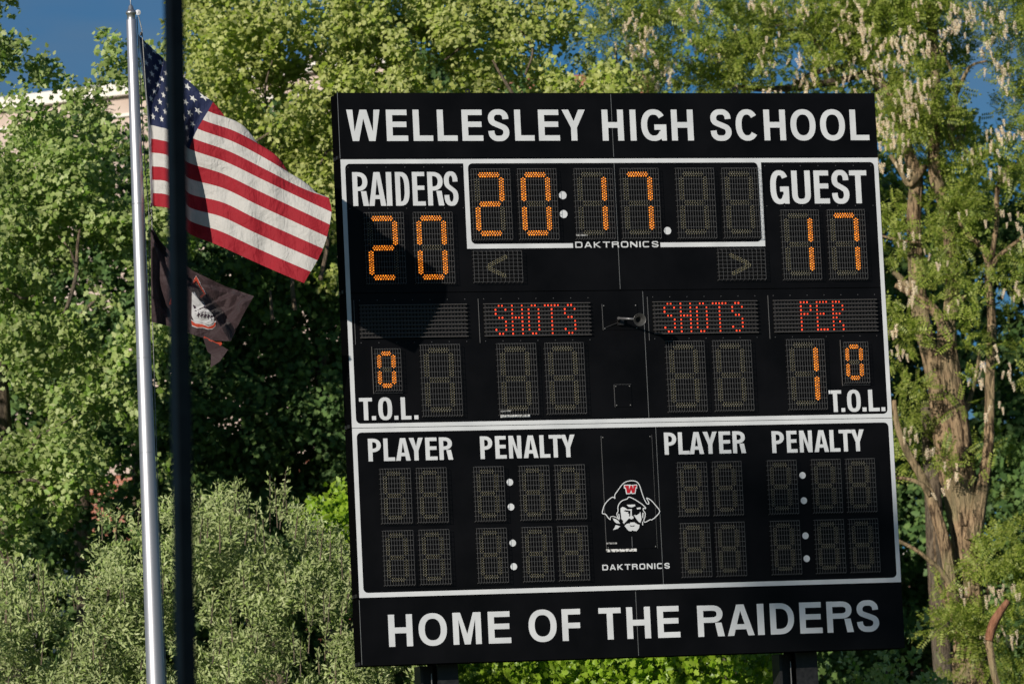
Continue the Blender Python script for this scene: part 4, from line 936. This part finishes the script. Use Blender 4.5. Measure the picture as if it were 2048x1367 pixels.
shrub('bright_bush', 'bright green sunlit bush below the scoreboard between its posts', [(860, 1320), (960, 1300), (1100, 1300), (1250, 1295), (1500, 1290), (1550, 1320), (1560, 1480), (860, 1480)], 140, 40.0, 41.0, L_bri, .062, (lobe_v, lobe_f), dens=420, r=(.13, .24), cat='bush')
shrub('dim_bush', 'dim green bush low at the bottom right beside the right post', [(1640, 1310), (1800, 1310), (1850, 1260), (1860, 1450), (1640, 1450)], 20, 40, 41, L_maple, .055, (lobe_v, lobe_f), dens=250, r=(.1, .2), cat='bush')

for k_, (T_, spots) in enumerate(((bpy.data.objects['olive_shrub'], [(rnd.uniform(-20, 330), rnd.uniform(1120, 1360), rnd.uniform(35, 75)) for _ in range(26)]),
        (bpy.data.objects['olive_shrub.001'], [(x_, 1015+max(0, (x_-560))*.55+rnd.uniform(-20, 25), rnd.uniform(40, 85)) for x_ in (400, 415, 440, 462, 490, 510, 530, 560, 590, 612, 640, 660, 685, 700)] + [(rnd.uniform(400, 700), rnd.uniform(1120, 1367), rnd.uniform(35, 75)) for _ in range(26)]))):
    sprigs(T_, spots, 37.9, L_oliv, .048, (slim_v, slim_f))

# 5 the flowering locust on the right
YL = 46.6; OFF = 9.0
T = tree('locust_tree', at(1938, 1367, YL)[0], YL, label='flowering black locust with a thick forked furrowed trunk, right of the scoreboard', cat='tree')
base = at(1942, 1367, YL)
tr = [(1935, 1010, 92, .05), (1934, 1080, 70), (1938, 1180, 68), (1942, 1300, 74), (1944, 1367, 80)]
W3 = [at(a[0], a[1], YL) for a in tr]
limb([W3[0], W3[1], W3[2], W3[3], W3[4], (W3[4][0], YL, 1.0), (W3[4][0], YL, -.1)], [.15, .135, .135, .15, .165, .21, .30], 'trunk', m_bark, T, n=56, rough_=.10)
LB = [
 ([(1925, 1060, 60), (1905, 960, 62), (1890, 880, 55), (1872, 766, 44), (1858, 700, 44), (1844, 638, 42), (1834, 560, 40), (1828, 437, 38), (1832, 360, 34), (1815, 300, 26), (1800, 230, 20), (1775, 180, 15), (1750, 150, 10)], .10),
 ([(1938, 1050, 64), (1925, 950, 66), (1915, 860, 58), (1903, 766, 52), (1894, 700, 46), (1893, 656, 46)], -.05),
 ([(1893, 668, 34), (1875, 630, 26), (1845, 600, 22), (1815, 582, 18), (1790, 570, 12)], -.1),
 ([(1894, 668, 34), (1900, 620, 32), (1904, 560, 32), (1900, 491, 30), (1893, 430, 30), (1880, 380, 32), (1868, 330, 28), (1872, 200, 26), (1868, 100, 26), (1858, -30, 26)], .0),
 ([(1904, 640, 14), (1920, 605, 13), (1939, 586, 10)], -.15),
 ([(1945, 1080, 40), (1962, 990, 30), (1972, 930, 28), (1978, 880, 26), (1980, 800, 24), (1981, 729, 22), (1984, 640, 22), (1977, 565, 20), (1980, 535, 22)], -.15),
 ([(1980, 545, 17), (1972, 510, 16), (1955, 485, 13), (1939, 473, 11), (1920, 445, 9), (1908, 415, 7)], -.15),
 ([(1980, 540, 14), (1995, 515, 12), (2012, 500, 10), (2035, 482, 9), (2060, 460, 8)], -.15),
 ([(1982, 530, 14), (1988, 480, 12), (1994, 440, 12), (1994, 390, 12), (2010, 340, 13), (2060, 330, 12)], -.1),
 ([(1915, 1240, 34), (1905, 1183, 32), (1891, 1094, 30), (1870, 1022, 27), (1859, 987, 24), (1838, 944, 20), (1812, 898, 18), (1795, 850, 15), (1788, 800, 12)], -.2),
 ([(1906, 1180, 16), (1885, 1145, 13), (1862, 1122, 12), (1830, 1098, 10), (1795, 1080, 8)], -.25),
 ([(1860, 990, 14), (1845, 970, 12), (1825, 960, 10), (1800, 955, 8), (1780, 958, 5)], -.25),
 ([(1957, 1000, 16), (1965, 1080, 7), (1972, 1150, 6), (1978, 1190, 5)], -.1),
 ([(1893, 1215, 12), (1875, 1160, 9), (1870, 1110, 6), (1868, 1060, 4)], -.2),
 ([(1905, 300, 12), (1900, 250, 12), (1912, 190, 12), (1903, 140, 9), (1880, 100, 6)], -.1),
 ([(1908, 200, 11), (1930, 150, 10), (1945, 130, 7), (1975, 122, 5)], -.1),
 ([(1902, 260, 10), (1930, 245, 6), (1925, 280, 4)], -.1), ([(1900, 300, 9), (1918, 270, 7), (1922, 290, 5), (1950, 320, 5), (1975, 340, 4)], -.12),
 ([(1915, 860, 20), (1935, 810, 13), (1950, 760, 10), (1960, 700, 8)], .1),
 ([(1850, 330, 20), (1820, 370, 14), (1800, 340, 12), (1780, 310, 8)], .0),
 ([(1865, 40, 22), (1880, 10, 18), (1870, -40, 16)], .05), ([(1770, -20, 24), (1785, 20, 16), (1800, 60, 12)], .2),
 ([(1830, 600, 26), (1800, 555, 16), (1785, 545, 8)], .15), ([(1756, 470, 5), (1800, 480, 7), (1840, 485, 6)], -.3)]
for l, dy in LB: pxlimb([(a[0], a[1], a[2]*.80, dy) for a in l], YL, 'branch', m_bark, T, n=44 if l[0][2] > 30 else 12)
for l in ([(1230, 95, 5), (1240, 180, 4)], [(1430, 130, 6), (1480, 95, 5), (1530, 60, 5), (1580, 48, 4), (1620, 70, 5), (1645, 100, 4)], [(1575, 60, 5), (1600, 62, 5), (1635, 90, 6), (1645, 110, 5)], [(1440, 170, 9), (1520, 178, 12), (1600, 175, 14), (1680, 160, 16), (1740, 150, 18), (1790, 200, 22), (1825, 280, 26)],
          [(1570, 185, 8), (1620, 150, 10), (1700, 130, 11)], [(1690, 60, 7), (1680, 30, 8), (1660, 20, 7)], [(1640, 30, 6), (1690, 60, 8), (1710, 100, 9), (1745, 140, 10)], [(1300, 40, 4), (1290, 100, 4), (1310, 150, 3)], [(1360, 120, 4), (1400, 150, 4), (1420, 160, 3)], [(1770, 200, 22), (1755, 155, 26), (1740, 135, 20)]):
    pxlimb(l, 38.3, 'branch', m_bark2, T, n=8)
bk = pxlimb([(1978, 1280, 17), (1985, 1250, 19), (1998, 1225, 17), (2016, 1200, 12)], YL-1.35, 'broken_branch', m_broken, T, n=10); tag(bk, label='broken reddish limb without bark')
pxlimb([(2010, 1420, 12), (1990, 1350, 14), (1978, 1280, 16)], YL-1.33, 'branch', m_bark, T, n=8)
BL = blobs_in([(1770, 560), (1900, 600), (1870, 800), (1780, 900)], 36.9, 37.3, 9, .06, .11, .5)
BL += blobs_in([(1700, -60), (2110, -60), (2110, 120), (2020, 120), (1990, 60), (1960, 110), (1890, 130), (1890, 260), (1960, 240), (2000, 200), (2110, 200), (2110, 300), (1990, 330), (1990, 420), (1900, 380), (1860, 330), (1760, 320), (1755, 200), (1700, 180)], 36.9, 38.6, 85, .10, .20, .38)
BL += blobs_in([(1860, 400), (1990, 380), (2000, 560), (1960, 600), (1870, 560)], 37.3, 38, 14, .08, .13, .45) + blobs_in([(1950, 850), (2110, 850), (2110, 1080), (1990, 1080)], 38.5, 39.5, 8, .08, .14, .45)
BL += blobs_in([(1225, 0), (1450, -60), (1750, -60), (1760, 185), (1200, 190), (1190, 100)], 37.3, 39, 85, .10, .20, .40)
BL += blobs_in([(1760, 400), (1790, 330), (1960, 330), (1990, 450), (1930, 560), (1850, 560), (1775, 520)], 37.2, 38.2, 16, .07, .14, .5)
BL += blobs_in([(1765, 480), (1850, 470), (1880, 560), (1800, 580)], 37.0, 37.5, 7, .06, .10, .5)
BL += blobs_in([(1770, 620), (1820, 620), (1840, 760), (1865, 870), (1850, 980), (1790, 960)], 37.2, 38.3, 16, .07, .14, .45)
BL += blobs_in([(1990, 380), (2110, 330), (2110, 760), (2020, 760), (1995, 680), (2010, 600)], 37.0, 38.4, 20, .09, .17, .45)
BL += blobs_in([(1900, 620), (1970, 600), (1975, 700), (1925, 790), (1905, 720)], 37.0, 37.4, 6, .05, .10, .5)
BL += blobs_in([(1870, 1130), (1990, 1090), (2110, 1050), (2110, 1450), (1990, 1450), (1980, 1330), (1900, 1320), (1860, 1250)], 36.6, 37.4, 46, .09, .16, .42)
BL += blobs_in([(1800, 480), (1990, 470), (1980, 640), (1820, 640)], 36.7, 37.1, 12, .05, .10, .45) + blobs_in([(1840, 740), (1990, 740), (1990, 900), (1850, 900)], 36.7, 37.0, 6, .04, .08, .5)
BL += blobs_in([(1980, 90), (2110, 80), (2110, 210), (1985, 200)], 36.9, 37.6, 12, .08, .14, .42)
BL += blobs_in([(1850, 900), (1970, 900), (1960, 960), (1880, 960)], 37.0, 37.4, 6, .05, .09, .5) + blobs_in([(1860, 1330), (1900, 1320), (1900, 1400), (1860, 1400)], 37, 37.5, 3, .06, .1, .5)
P, Dn = blob_points(BL, 1150, .6); k_ = gaps(P, 5.5, -1.3, 3); P, Dn = P[k_], Dn[k_]; n = len(P)
out = unit(Dn*.7+rng.normal(0, .6, (n, 3))+np.array([0, 0, -.1])); nrm = unit(rng.normal(0, .45, (n, 3))+np.array([-.3, -.75, .6]))
me = scatter_mesh('crown', L_loc, pin_v, pin_f, P, frames_dir(out, nrm), rng.uniform(.14, .22, n))
o = link('crown', me, T); o.matrix_parent_inverse = Matrix.Translation(-Vector(T.location))
BLo = [(base[0]+1.2+rnd.uniform(0, 2.6), 46.5+rnd.uniform(-1, 1.6), 2.8+rnd.uniform(0, 5.2), rnd.uniform(.2, .4)) for _ in range(60)] + [(base[0]-rnd.uniform(-1, 3.5), 47+rnd.uniform(-1, 1.2), 9.7+rnd.uniform(0, 1.6), rnd.uniform(.2, .4)) for _ in range(45)]
P, Dn = blob_points(BLo, 330, .3); n = len(P); out = unit(Dn*.7+rng.normal(0, .6, (n, 3))); nrm = unit(rng.normal(0, .45, (n, 3))+np.array([0, -.3, .9]))
o = link('crown', scatter_mesh('crown', L_loc, pin_v, pin_f, P, frames_dir(out, nrm), rng.uniform(.14, .24, n)), T); o.matrix_parent_inverse = Matrix.Translation(-Vector(T.location))
# blossom: hanging racemes, in bunches
zones = [([(1230, 0), (1330, 20), (1330, 180), (1240, 190)], 26, 37.6), ([(1330, 0), (1760, 0), (1760, 190), (1330, 190)], 48, 37.7), ([(1700, 0), (2020, 0), (2020, 90), (1900, 110), (1700, 120)], 44, 37.1),
         ([(1735, 60), (1850, 60), (1870, 200), (1880, 330), (1750, 330), (1740, 180)], 50, 37.0), ([(1985, 110), (2048, 100), (2048, 190), (1995, 190)], 12, 37.0), ([(1940, 230), (2040, 230), (2048, 420), (1950, 400)], 20, 37.1),
         ([(1880, 380), (2040, 400), (2040, 520), (1900, 480)], 12, 37.0), ([(1780, 470), (1900, 480), (1900, 620), (1790, 580)], 16, 36.9), ([(1990, 560), (2048, 560), (2040, 620), (1990, 620)], 7, 36.9), ([(1770, 640), (1810, 640), (1810, 740), (1775, 730)], 8, 36.9),
         ([(1940, 680), (2040, 700), (2040, 760), (1940, 750)], 12, 36.9), ([(1790, 850), (1890, 850), (1880, 900), (1800, 900)], 8, 36.9), ([(1870, 940), (1945, 900), (1940, 980), (1880, 980)], 8, 36.9), ([(1985, 800), (2020, 840), (2015, 870), (1990, 860)], 4, 36.9),
         ([(1900, 1170), (2048, 1110), (2048, 1300), (1980, 1310), (1930, 1290)], 20, 36.7)]
proto = []
for k in range(4):
    g = np.random.default_rng(k); v = np.array(rac_v)+g.normal(0, .02, (len(rac_v), 3)); v[:, 0] += .08*k*v[:, 2]**2*(1 if k % 2 else -1)
    proto.append(scatter_mesh('blossom_cluster', L_flow, v, rac_f, np.zeros((1, 3)), np.eye(3)[None], [1.]))
cnt = 0; EP, ES = [], []
def inside(poly, x, y):
    c = False; j = len(poly)-1
    for i in range(len(poly)):
        xi, yi = poly[i]; xj, yj = poly[j]
        if (yi > y) != (yj > y) and x < (xj-xi)*(y-yi)/(yj-yi)+xi: c = not c
        j = i
    return c
for zi, (poly, nb_, Yz) in enumerate(zones):
    k = 0; nb_ = int(nb_*(.8 if zi < 4 else .45))
    while k < nb_:
        x, y = rnd.uniform(min(a[0] for a in poly), max(a[0] for a in poly)), rnd.uniform(min(a[1] for a in poly), max(a[1] for a in poly))
        if not inside(poly, x, y): continue
        k += 1; c0_ = at(x, y, Yz+8.5+rnd.uniform(-.1, .6))
        for j in range(rnd.randint(2, 5)):
            pz = Vector(c0_)+Vector((rnd.gauss(0, .055), rnd.gauss(0, .06), rnd.gauss(0, .05))); sc = rnd.uniform(.06, .11)
            if cnt < 300:
                o = link('blossom_cluster', proto[rnd.randint(0, 3)], T, pz-T.location); o.scale = (sc,)*3; o.rotation_euler = (rnd.gauss(0, .25), rnd.gauss(0, .25), rnd.uniform(0, 6)); cnt += 1
            else: EP.append(tuple(pz)); ES.append(sc)
n = len(EP); o = link('blossom', scatter_mesh('blossom', L_flow, rac_v, rac_f, np.array(EP), frames(unit(np.array([[0, 0, 1.]])+rng.normal(0, .18, (n, 3))), rng.uniform(0, 6.28, n)), ES), T)
o.matrix_parent_inverse = Matrix.Translation(-Vector(T.location)); o['kind'] = 'stuff'

# ------------------------------------------------------------------ school building behind the trees
m_brick = material('red_brick', (.34, .13, .08), .85); t = m_brick.node_tree; bt = t.nodes.new('ShaderNodeTexBrick'); tcb = t.nodes.new('ShaderNodeTexCoord'); mpb = t.nodes.new('ShaderNodeMapping'); mpb.inputs['Rotation'].default_value = (math.pi/2, 0, 0)
bt.inputs['Color1'].default_value = (.36, .13, .08, 1); bt.inputs['Color2'].default_value = (.28, .10, .06, 1); bt.inputs['Mortar'].default_value = (.35, .30, .26, 1); bt.inputs['Scale'].default_value = 4.2; bt.inputs['Mortar Size'].default_value = .012
t.links.new(tcb.outputs['Object'], mpb.inputs[0]); t.links.new(mpb.outputs[0], bt.inputs[0]); t.links.new(bt.outputs[0], t.nodes['Principled BSDF'].inputs['Base Color'])
m_cream = noisy(material('cream_concrete', (.50, .40, .34), .8), (.44, .34, .29), (.56, .46, .40), 2, 6); m_cap = material('white_coping', (.72, .68, .62), .6); m_glass = material('window_glass', (.02, .03, .04), .08); m_frame = material('window_frame', (.12, .10, .09), .5)
Yb = 62.; A = at(-40, 203, Yb); Bc = at(300, 166, Yb-1.6); dirv = Vector((Bc[0]-A[0], Bc[1]-A[1])); ang = math.radians(-24)
bld = empty('school_building', (A[0], A[1], 0), ang, label='pale and brick school building behind the trees, roof edge visible at the upper left', cat='building')
Hb = A[2]; Lb = 6.0; X0 = -8
slope = 0
MB().box(X0, Lb, 0, 2.5, 6.9, Hb-.16).build('upper_wall', m_cream, bld); MB().box(X0, Lb, .03, 2.5, -.1, 6.898).build('lower_wall', m_brick, bld)
MB().box(X0-.1, Lb+.1, -.12, 2.6, Hb-.158, Hb).build('coping', m_cap, bld); MB().box(X0-.02, Lb+.02, -.04, -.002, Hb-.42, Hb-.38).build('ledge', m_cap, bld)
MB().lathe([(.03, 0), (.03, .30), (.034, .30), (.034, .33), (.0, .33)], 12, ((.93, 1.2, Hb), (0, 0, 1))).build('roof_vent', m_cap, bld)
for zf in (1.0, 4.4):
    for k in range(5):
        xw = X0+1.2+k*3.3; wf = MB().box(xw, xw+1.5, -.03, .02, zf, zf+1.7).build('window', m_frame, bld)
        for q_ in range(2): MB().box(xw+.08+.70*q_, xw+.72+.70*q_, -.04, -.031, zf+.08, zf+1.62).build('pane', m_glass, wf)
c_ = at(775, 300, 60)
ch = empty('brick_tower', (c_[0], 60, 0), -.1, label='orange brick tower with pale stone glimpsed through leaves above the scoreboard', cat='tower')
MB().box(-.25, .28, 0, 2, -.1, 9.9).build('wall', m_brick, ch); MB().box(-1.0, -.26, .3, 2, -.1, at(700, 90, 60)[2]).build('pale_wall', m_cream, ch); MB().box(.285, 3.2, .5, 2, -.1, at(1000, 150, 60)[2]).build('brick_wing', m_brick, ch)
MB().box(-.3, .33, -.05, 2.05, 9.901, 10.1).build('coping', m_cap, ch)
c_ = at(1500, 1000, 57)
lw = empty('brick_annex', (c_[0], 57, 0), .05, label='low red brick annex showing in patches behind the trees at the bottom right', cat='building')
MB().box(-5.5, 5, 0, 6, -.1, at(1750, 1130, 57)[2]).build('wall', m_brick, lw); MB().box(-5.6, 5.1, -.1, 6.1, at(1750, 1130, 57)[2]+.001, at(1750, 1130, 57)[2]+.15).build('coping', m_cap, lw)

# ------------------------------------------------------------------ added unseen mast; its lamp bank shades the board's lower right corner
tgt = Vector(B0)+Vector(BE)*4.50+Vector((0, 0, ZB+.40)); hd_ = tgt+sunv*72
fm = empty('added_shade_mast', (hd_.x, hd_.y, 0), math.radians(-30), label='tall sports field light mast with a bank of round lamps, behind the photographer', cat='light mast')
MB().bar((0, 0, 0), (0, 0, hd_.z+.6), .15, 16, .09).build('mast', m_cast, fm, smooth=True)
for z in (-.35, .35): MB().box(-1.1, 1.1, -.05, .05, hd_.z+z-.04, hd_.z+z+.04).build('cross_arm', m_steel, fm)
for z in (-.35, .35):
    for k in range(4):
        lf = MB().lathe([(.05, -.12), (.20, -.05), (.30, .12), (.31, .20)], 16, ((-.84+.56*k, .12, hd_.z+z), (0, 1, -.4))).build('lamp', m_cast, fm, smooth=True)
        MB().lathe([(0, .185), (.30, .19)], 16, ((-.84+.56*k, .12, hd_.z+z), (0, 1, -.4))).build('lens', m_glass, lf)

for o in list(scene.objects):
    if o.parent is None and o.get('category') == 'tree': o['group'] = 'trees standing behind the scoreboard and flagpole'
    if o.parent is None and o.get('category') in ('shrub', 'bush', 'sapling'): o['group'] = 'shrubs growing in front of the trees'
